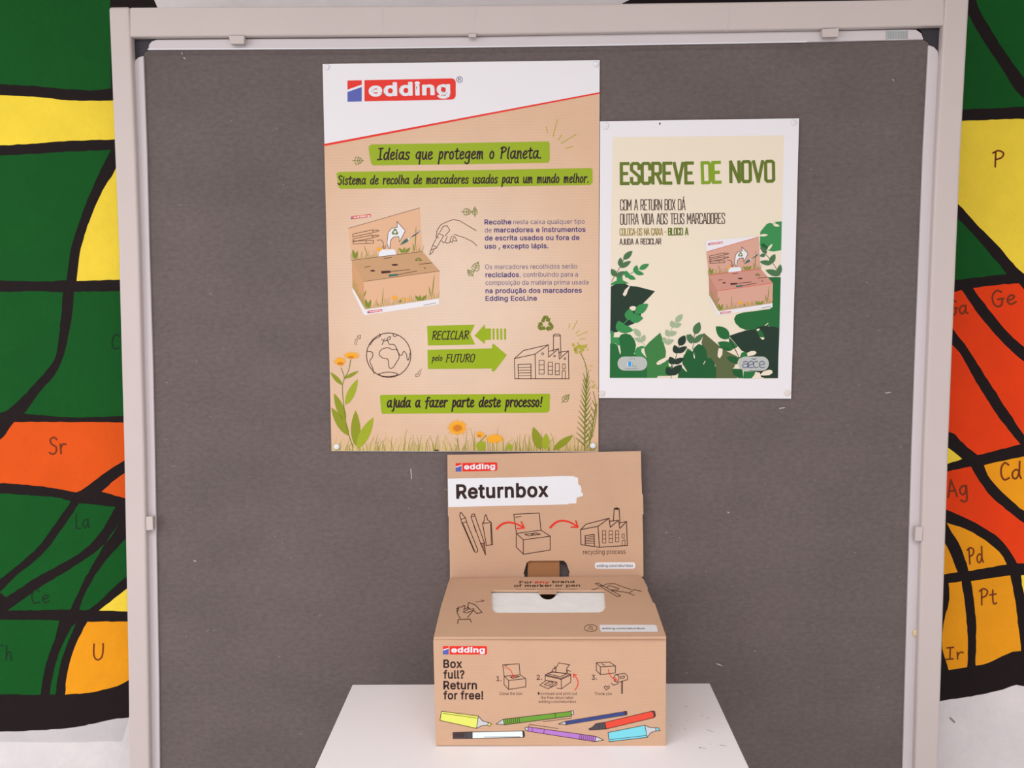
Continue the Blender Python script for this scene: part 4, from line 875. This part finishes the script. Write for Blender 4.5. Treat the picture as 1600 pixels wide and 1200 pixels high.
# ================================================================== CARDBOARD BOX
YF = -1.585 + .298 / .2325 - 0.0
YF = -1.585 + 1.282; YH = -1.585 + 1.572
S_F = Surf('y', YF); S_H = Surf('y', YH)
ztop = (S_F.P(677.5, 994).z + S_F.P(1040.5, 993).z) / 2
S_T = Surf('z', ztop)
fl_, fr_ = S_F.P(678, 994), S_F.P(1040.5, 994)
bxl = (S_F.P(678, 994).x + S_F.P(681, 1165).x) / 2; bxr = (S_F.P(1040.5, 993).x + S_F.P(1040.5, 1166).x) / 2
carton = empty('collection_box', ((bxl + bxr) / 2, YF + .12, TZ), 'printed kraft cardboard collection box with a raised header on the white table', 'box')
T_ = .0028
# front wall
front = slab('front_panel', S_F, [(677.8, 996), (1040.8, 995), (1041, 1000), (1040.5, 1166), (681, 1165), (677, 1003)], M_KRAFT, T_, carton, bv=.0006)
# top panel with the rounded opening, built as four pieces around it
hb = S_H.P(703, 904); 
ty = YH                                      # where the top meets the header
def tp(u, v): return S_T.P(u, v)
o_l, o_r = 767.5, 945.5
yA = 922; yB = 957.5
LT = [(703, 904), (700, 912), (694, 932), (690, 944), (686, 960), (677.8, 995)]
RT = [(1000.5, 900), (1006, 906), (1012, 918), (1011.5, 921), (1020, 941), (1023, 942.5), (1040.8, 994.5)]
op = [(767.5, 922), (767.8, 940), (768.5, 950), (771, 955), (776, 957.3), (860, 957.6), (937, 956.8), (942.5, 954.5), (946, 949), (945, 935), (944.2, 922)]
hm = 850
V = []
outline = [(703, 904), (860, 902), (1000.5, 900)] + RT[1:] + [(860, 995)] + LT[::-1][:-1]
vecs = [[Vector((u, v, 0)) for u, v in outline], [Vector((u, v, 0)) for u, v in op]]
tri = tessellate_polygon(vecs); allp = outline + op
TV = [S_T.P(u, v) for u, v in allp]; k = len(TV); no = len(outline)
TF = [tuple(t) for t in tri] + [tuple(i + k for i in t[::-1]) for t in tri]
for ring_ in (range(no), range(no, k)):
    ring_ = list(ring_)
    for i, a in enumerate(ring_): b = ring_[(i + 1) % len(ring_)]; TF.append((a, b, b + k, a + k))
toppanel = build('top_panel', TV + [v + Vector((0, 0, -T_)) for v in TV], TF, M_KRAFT, carton)
bm = bmesh.new(); bm.from_mesh(toppanel.data); bmesh.ops.recalc_face_normals(bm, faces=bm.faces); bm.to_mesh(toppanel.data); bm.free()
# the recessed white tongue below the opening with a thumb hole
S_R = Surf('z', ztop - .0045)
hole = [(843, 926.8)] + [(856 - 13 * math.cos(math.pi * i / 10), 927 + 9.8 * math.sin(math.pi * i / 10)) for i in range(1, 10)] + [(869.3, 926.8)]
wht = [(755, 916), (843, 916)] + hole + [(869.3, 916), (960, 916), (960, 966), (755, 966)]
slab('white_tongue', S_R, wht, M_LINER, .0012, carton)
slab('tab', Surf('z', ztop - .0008), [(840, 919), (872, 919), (869, 927), (843, 927)], M_KRAFT, .0015, carton)
# side and back walls, floor of the carton
box('side_panel', bxl, bxl + T_, YF + T_, -.016, TZ, ztop - T_, M_KRAFT, carton)
box('side_panel', bxr - T_, bxr, YF + T_, -.016, TZ, ztop - T_, M_KRAFT, carton)
box('back_panel', bxl + T_, bxr - T_, -.019, -.016, TZ, ztop - T_, M_KRAFT, carton)
box('base_panel', bxl + T_, bxr - T_, YF + T_, -.019, TZ, TZ + T_, M_KRAFT, carton)
# header with its cut-out
hd = [(699, 711), (850, 708), (1001.5, 705), (1002.3, 745), (1003.2, 771), (1004.8, 774), (1005.5, 803), (1004, 805), (1005, 840), (1005.5, 901), (889, 902.5), (889, 896.5), (890.3, 895), (885, 880), (880.5, 876.2), (827, 876.6), (823, 879.5), (818, 896.5), (819.5, 898), (819.5, 903.3), (703, 904.5), (702.6, 860), (701.5, 858), (701, 808), (699.8, 806)]
header = slab('header_panel', S_H, hd, M_KRAFT, T_, carton, bv=.0004)
slab('back_tab', Surf('y', YH + .0045), [(824.5, 872), (874.3, 872), (874.3, 906), (824.5, 906)], M_KDARK, .0025, carton)

# ---- prints on the header
logo(S_H, 1, header, 712, 723.6, 777, 736.8, .02)
fill('white_brush_band', S_H, [[(699.7, 747.8), (800, 746), (880, 743.8), (895, 744), (903, 746.5), (903.5, 757), (907, 759), (908.5, 764), (908, 769), (911, 771), (910.5, 775), (901, 777.5), (900.5, 786.5), (889, 786.8), (888, 788), (800, 790), (700.6, 792.3)]], M_WHITEP, 1, header)
typ('title_lettering', S_H, 'Returnbox', (713, 778.5), (857, 775.5), 20.5, M_BLACKP, 2, header, .038)
zh = zf(5.333, 700, 790)
lines('marker_drawing', S_H, [zh(p) for p in ([(105, 55), (97, 85), (108, 115), (115, 145), (155, 135), (145, 103), (110, 58)], [(108, 115), (145, 103)], [(118, 148), (215, 375), (230, 390), (245, 385), (248, 368), (155, 138)], [(200, 72), (222, 70), (225, 85), (240, 130), (305, 315), (312, 410), (272, 315), (192, 95), (200, 72)], [(192, 95), (225, 85)], [(270, 318), (303, 310)], [(215, 165), (232, 215)],
   [(305, 95), (315, 75), (322, 90), (330, 118), (360, 140), (372, 325), (320, 333), (288, 148), (302, 125), (305, 95)], [(288, 148), (360, 140)], [(355, 150), (362, 325)], [(125, 150), (225, 385)])], 1.2, M_LINEP, 1, header)
fill('marker_shading', S_H, [zh([(270, 318), (300, 310), (308, 345), (305, 385)])], mat('brown_hatch_print', (150, 105, 83), rough=.5), 1, header)
def carton_drawing(S, L, parent, T, w):
    lines('carton_drawing', S, [T(p) for p in ([(548, 72), (760, 62), (775, 205), (570, 232), (548, 72)], [(570, 232), (628, 285), (852, 255), (775, 205)], [(570, 232), (568, 345), (628, 405), (852, 370), (852, 255)], [(628, 285), (628, 405)], [(565, 97), (607, 90)], [(640, 240), (735, 228), (770, 238), (672, 252), (640, 240)], [(695, 242), (715, 236)])], w, M_LINEP, L, parent)
carton_drawing(S_H, 1, header, zh, 1.2)
def arrow(name, S, pts, w, head, L, parent):
    c = cr(pts, 8); Q = ribbon(c, w)
    a = Vector(c[-1]); d = (a - Vector(c[-4])).normalized(); n_ = Vector((-d.y, d.x))
    for s in (1, -1): Q += ribbon([tuple(a - d * head + n_ * head * .75 * s), tuple(a + d * .5)], w[1] if isinstance(w, tuple) else w)
    return quads(name, S, Q, M_REDP, L, parent)
arrow('red_arrow', S_H, zh([(408, 192), (450, 155), (510, 140), (575, 155), (632, 185)]), (3.4, 2.2), 8, 2, header)
arrow('red_arrow', S_H, zh([(853, 182), (900, 140), (960, 125), (1030, 145), (1080, 178)]), (3.4, 2.2), 8, 2, header)
lines('factory_drawing', S_H, [zh(p) for p in ([(1105, 200), (1150, 155), (1342, 105), (1352, 180), (1420, 122), (1432, 190), (1487, 132), (1495, 332), (1262, 347), (1108, 325), (1105, 200), (1250, 172), (1342, 105)], [(1250, 172), (1262, 347)], [(1378, 128), (1385, 25), (1405, 18), (1425, 25), (1433, 140)], [(1345, 130), (1420, 122)], [(1430, 145), (1487, 132)], [(1143, 325), (1143, 250), (1218, 240), (1220, 335)])], 1.3, M_LINEP, 1, header)
R_ = lambda x0, y0, x1, y1: [(x0, y0), (x1, y0), (x1, y1), (x0, y1), (x0, y0)]
lines('factory_window_drawing', S_H, [zh(p) for p in (R_(1287, 210, 1315, 312), [(1287, 245), (1315, 243)], [(1287, 278), (1315, 276)], R_(1342, 210, 1372, 308), [(1342, 243), (1372, 241)], [(1342, 275), (1372, 273)], R_(1395, 210, 1423, 303), [(1395, 240), (1423, 238)], [(1395, 270), (1423, 268)], R_(1450, 237, 1468, 270), [(1450, 332), (1452, 292), (1475, 285), (1475, 330)],
   [(1143, 265), (1218, 255)], [(1143, 278), (1218, 270)], [(1143, 291), (1219, 285)], [(1143, 304), (1219, 300)], [(1143, 316), (1219, 314)])], .8, M_LINEP, 1, header)
fill('chimney_mouth', S_H, [zh([(1383, 22), (1405, 16), (1427, 22), (1426, 32), (1405, 36), (1385, 32)])], M_BLACKP, 2, header)
typ('printed_text', S_H, 'recycling process', (911, 866), (977.5, 865.3), 7.0, M_LINEP, 1, header, .0)
fill('address_strip', S_H, [rrect(929.5, 878.6, 992.5, 888.6, 3.4, .0)], M_WHITEP, 1, header)
typ('printed_text', S_H, 'edding.com/returnbox', (932.5, 886), (989, 885.7), 4.4, M_LINEP, 2, header, .005)

# ---- prints on the top
typ('printed_text', S_T, 'For', (811.5, 911.6), (832, 911.6), 3.6, M_BLACKP, 1, toppanel, .03)
typ('printed_text', S_T, 'brand', (863, 911), (897.5, 911), 3.6, M_BLACKP, 1, toppanel, .03)
typ('red_lettering', S_T, 'any', (835, 911.4), (858.5, 911.4), 3.6, M_REDP, 1, toppanel, .03)
typ('printed_text', S_T, 'of marker or pen', (803, 917.2), (906.5, 916.6), 3.8, M_BLACKP, 1, toppanel, .03)
typ('printed_text', S_T, 'For Marker und Stifte aller Marken', (807, 921.6), (902, 921.3), 1.5, M_LINEP, 1, toppanel, .0)
zg = zf(13.333, 670, 940)
lines('hand_drawing', S_T, [zg(p) for p in ([(815, 95), (830, 20), (970, 70), (1110, 225), (1000, 250), (930, 180), (940, 150), (860, 160), (805, 95)], [(650, 345), (590, 240), (585, 160), (620, 115), (680, 120), (730, 80), (755, 90), (730, 165), (810, 125), (840, 150), (720, 215), (780, 240), (930, 180), (810, 330)],
    [(600, 205), (630, 150), (580, 150)], [(600, 460), (610, 375), (860, 365), (885, 430)]) ], 1.2, M_LINEP, 1, toppanel)
lines('small_arrow_drawing', S_T, [[(743, 941), (753, 939)], [(752, 937.5), (756.5, 938.8), (752, 940.4)]], .8, M_LINEP, 1, toppanel)
zq = zf(9.229, 920, 880)
lines('hand_drawing', S_T, [zq(p) for p in ([(95, 295), (130, 285), (460, 470), (415, 485), (95, 295)], [(165, 320), (200, 335)], [(215, 320), (270, 298), (370, 295), (440, 325), (610, 380)], [(260, 345), (300, 325), (435, 365), (420, 385), (320, 385)], [(330, 395), (400, 405), (500, 415), (580, 430)], [(580, 435), (650, 380), (755, 405)], [(580, 435), (655, 465)], [(45, 378), (75, 380), (145, 355)])], 1.05, M_LINEP, 1, toppanel)
fill('address_strip', S_T, [[(937, 977), (938, 976.4), (1023, 976.4), (1026, 978), (1028, 986), (1026.5, 987.4), (940, 987.4), (938, 985)]], M_WHITEP, 1, toppanel)
typ('printed_text', S_T, 'edding.com/returnbox', (941, 983.4), (1007.5, 983.4), 2.6, M_LINEP, 2, toppanel, .01)
lines('round_icon_drawing', S_T, [ring(923, 981.5, 10, 5.4), [(919, 984.5), (921, 979), (925, 979), (926, 985)], [(922.5, 981), (923.5, 985)]], .8, M_LINEP, 1, toppanel)

# ---- prints on the front
ze = zf(4, 660, 960)
logo(S_F, 1, front, 692, 1009.4, 761, 1022.6, .0)
for s, x, y in (('Box', 248, 333), ('full?', 263, 400), ('Return', 341, 467), ('for free!', 380, 530)):
    a = ze([(131, y)])[0]; b = ze([(x, y)])[0]; typ('headline_lettering', S_F, s, a, b, 12.2, M_BLACKP, 1, front, .03)
for s, x, y in (('1.', 462, 416), ('2.', 714, 408), ('3.', 1058, 408)):
    a = ze([(x, y)])[0]; typ('step_number', S_F, s, a, (a[0] + 8.2, a[1]), 7.4, M_LINEP, 1, front, .012)
for s, x0_, x1_, y in (('Close the box', 482, 624, 503), ('Download and print out', 722, 966, 503), ('the free return label', 740, 944, 528), ('edding.com/returnbox', 727, 962, 553), ('Thank you', 1075, 1183, 503)):
    a = ze([(x0_, y)])[0]; b = ze([(x1_, y)])[0]; typ('printed_text', S_F, s, a, b, 4.3, M_LINEP, 1, front, .0)
zs = zf(8, 760, 1020)
lines('carton_drawing', S_F, [zs(p) for p in ([(205, 150), (408, 138), (420, 275), (222, 293), (205, 150)], [(222, 293), (278, 345), (492, 322), (420, 275)], [(222, 293), (220, 395), (278, 458), (492, 425), (492, 322)], [(278, 345), (278, 458)], [(225, 165), (262, 160)], [(300, 305), (390, 290), (415, 298), (330, 318), (300, 305)])], 1.05, M_LINEP, 1, front)
arrow('red_arrow', S_F, zs([(232, 188), (280, 198), (315, 240), (335, 305)]), .9, 3.2, 2, front)
lines('printer_drawing', S_F, [zs(p) for p in ([(735, 275), (820, 235), (1050, 265), (935, 320), (735, 275)], [(735, 275), (735, 350)], [(935, 320), (938, 450)], [(1055, 265), (1055, 365), (938, 450), (880, 440)], [(735, 285), (935, 332), (1052, 280)], [(865, 235), (870, 190), (905, 125), (1040, 150), (1005, 190), (1000, 245)], [(820, 232), (835, 200), (862, 195)], [(1010, 250), (1015, 215), (1050, 235)], [(850, 200), (855, 172), (870, 178)],
    [(668, 405), (745, 345), (880, 365), (775, 450), (668, 405)], [(725, 398), (775, 362), (835, 370), (785, 415), (725, 398)], [(880, 365), (880, 400), (785, 440)], [(770, 385), (790, 390)], [(765, 262), (830, 240), (1000, 262), (925, 300), (765, 262)])], 1.05, M_LINEP, 1, front)
arrow('red_arrow', S_F, zs([(1105, 465), (1140, 410), (1140, 340), (1090, 268)]), 1.3, 4, 2, front)
lines('parcel_drawing', S_F, [ze(p) for p in ([(1087, 302), (1170, 298), (1207, 322), (1112, 328), (1087, 302)], [(1087, 302), (1087, 350), (1113, 376), (1205, 366), (1207, 322)], [(1112, 328), (1113, 376)], [(1120, 308), (1140, 318)])], 1.05, M_LINEP, 1, front)
lines('letter_box_drawing', S_F, [ze(p) for p in ([(1195, 395), (1205, 378), (1225, 380), (1228, 400), (1218, 425), (1200, 415), (1195, 395)], [(1208, 376), (1265, 368), (1282, 385), (1282, 408), (1222, 425)], [(1180, 430), (1195, 442), (1225, 432)], [(1245, 418), (1245, 495)], [(1250, 417), (1250, 494)], [(1148, 472), (1135, 455), (1145, 446), (1153, 455), (1165, 446), (1170, 458), (1148, 472)], [(1235, 388), (1262, 384), (1262, 396), (1238, 400), (1235, 388)])], 1.05, M_LINEP, 1, front)
arrow('red_arrow', S_F, ze([(1162, 345), (1168, 370), (1185, 395), (1212, 410)]), 1.0, 3.4, 2, front)
PEN = {n_: mat(n_ + '_ink_print', c, rough=.5) for n_, c in dict(yellow=(222, 232, 108), green=(104, 159, 53), navy=(56, 83, 155), red=(224, 76, 55), turquoise=(120, 216, 231), mauve=(178, 123, 205), white=(226, 247, 249), dark=(74, 72, 78), silver=(196, 205, 208)).items()}
def pens(name, parts, detail=()):
    for c, p in parts: fill(name, S_F, [ze(p)], PEN[c], 1, front)
    lines(name + '_outline', S_F, [ze(p + [p[0]]) for c, p in parts], .9, M_LINEP, 2, front)
    if detail: lines(name + '_detail', S_F, [ze(p) for p in detail], .7, M_LINEP, 2.4, front)
pens('yellow_highlighter_print', [('yellow', [(120, 605), (350, 635), (338, 712), (110, 662)]), ('silver', [(350, 635), (375, 665), (412, 675), (408, 692), (370, 695), (338, 712)]), ('yellow', [(412, 676), (433, 684), (420, 698), (408, 692)])], [[(130, 618), (345, 648)]])
pens('green_pen_print', [('silver', [(460, 685), (505, 655), (512, 688)]), ('green', [(505, 655), (930, 605), (930, 635), (512, 690)]), ('silver', [(930, 603), (944, 602), (944, 625), (931, 627)])], [[(520 + 12 * i, 654 - 1.4 * i), (524 + 12 * i, 687 - 1.6 * i)] for i in range(8)] + [[(830, 618), (833, 648)], [(932, 640), (928, 648), (752, 670)]])
pens('blue_pen_print', [('silver', [(850, 685), (893, 668), (898, 688)]), ('navy', [(893, 668), (1268, 606), (1272, 628), (898, 689)]), ('dark', [(1266, 605), (1278, 607), (1278, 626), (1270, 629)])], [[(898, 678), (1268, 616)]])
pens('red_marker_print', [('dark', [(1040, 715), (1062, 705), (1085, 682), (1140, 674), (1148, 715), (1100, 720), (1045, 722)]), ('red', [(1140, 674), (1435, 604), (1450, 625), (1445, 645), (1148, 716)]), ('dark', [(1435, 603), (1452, 606), (1457, 635), (1445, 645), (1448, 625)])], [[(1100, 682), (1110, 718)]])
pens('white_marker_print', [('dark', [(190, 738), (312, 734), (312, 775), (192, 776)]), ('white', [(312, 735), (630, 728), (632, 768), (312, 775)]), ('dark', [(626, 727), (636, 732), (639, 760), (630, 769)])], [[(275, 736), (277, 774)], [(385, 766), (610, 764)]] + [[(200, 742 + 6 * i), (262, 741 + 6 * i)] for i in range(5)])
pens('mauve_pen_print', [('silver', [(643, 706), (660, 704), (660, 727), (644, 724)]), ('mauve', [(660, 702), (1085, 762), (1078, 795), (660, 730)]), ('silver', [(1085, 762), (1132, 785), (1078, 795)])], [[(688, 706), (686, 734)], [(762, 716), (758, 744)], [(665, 695), (670, 687), (848, 713)]] + [[(985 + 12 * i, 750 + 1.6 * i), (980 + 12 * i, 782 + 1.6 * i)] for i in range(8)])
pens('turquoise_highlighter_print', [('turquoise', [(1160, 738), (1390, 692), (1405, 768), (1168, 795)]), ('silver', [(1390, 692), (1420, 706), (1458, 708), (1460, 726), (1425, 740), (1405, 768)]), ('turquoise', [(1458, 708), (1474, 708), (1484, 726), (1460, 728)])], [[(1172, 782), (1400, 756)]])
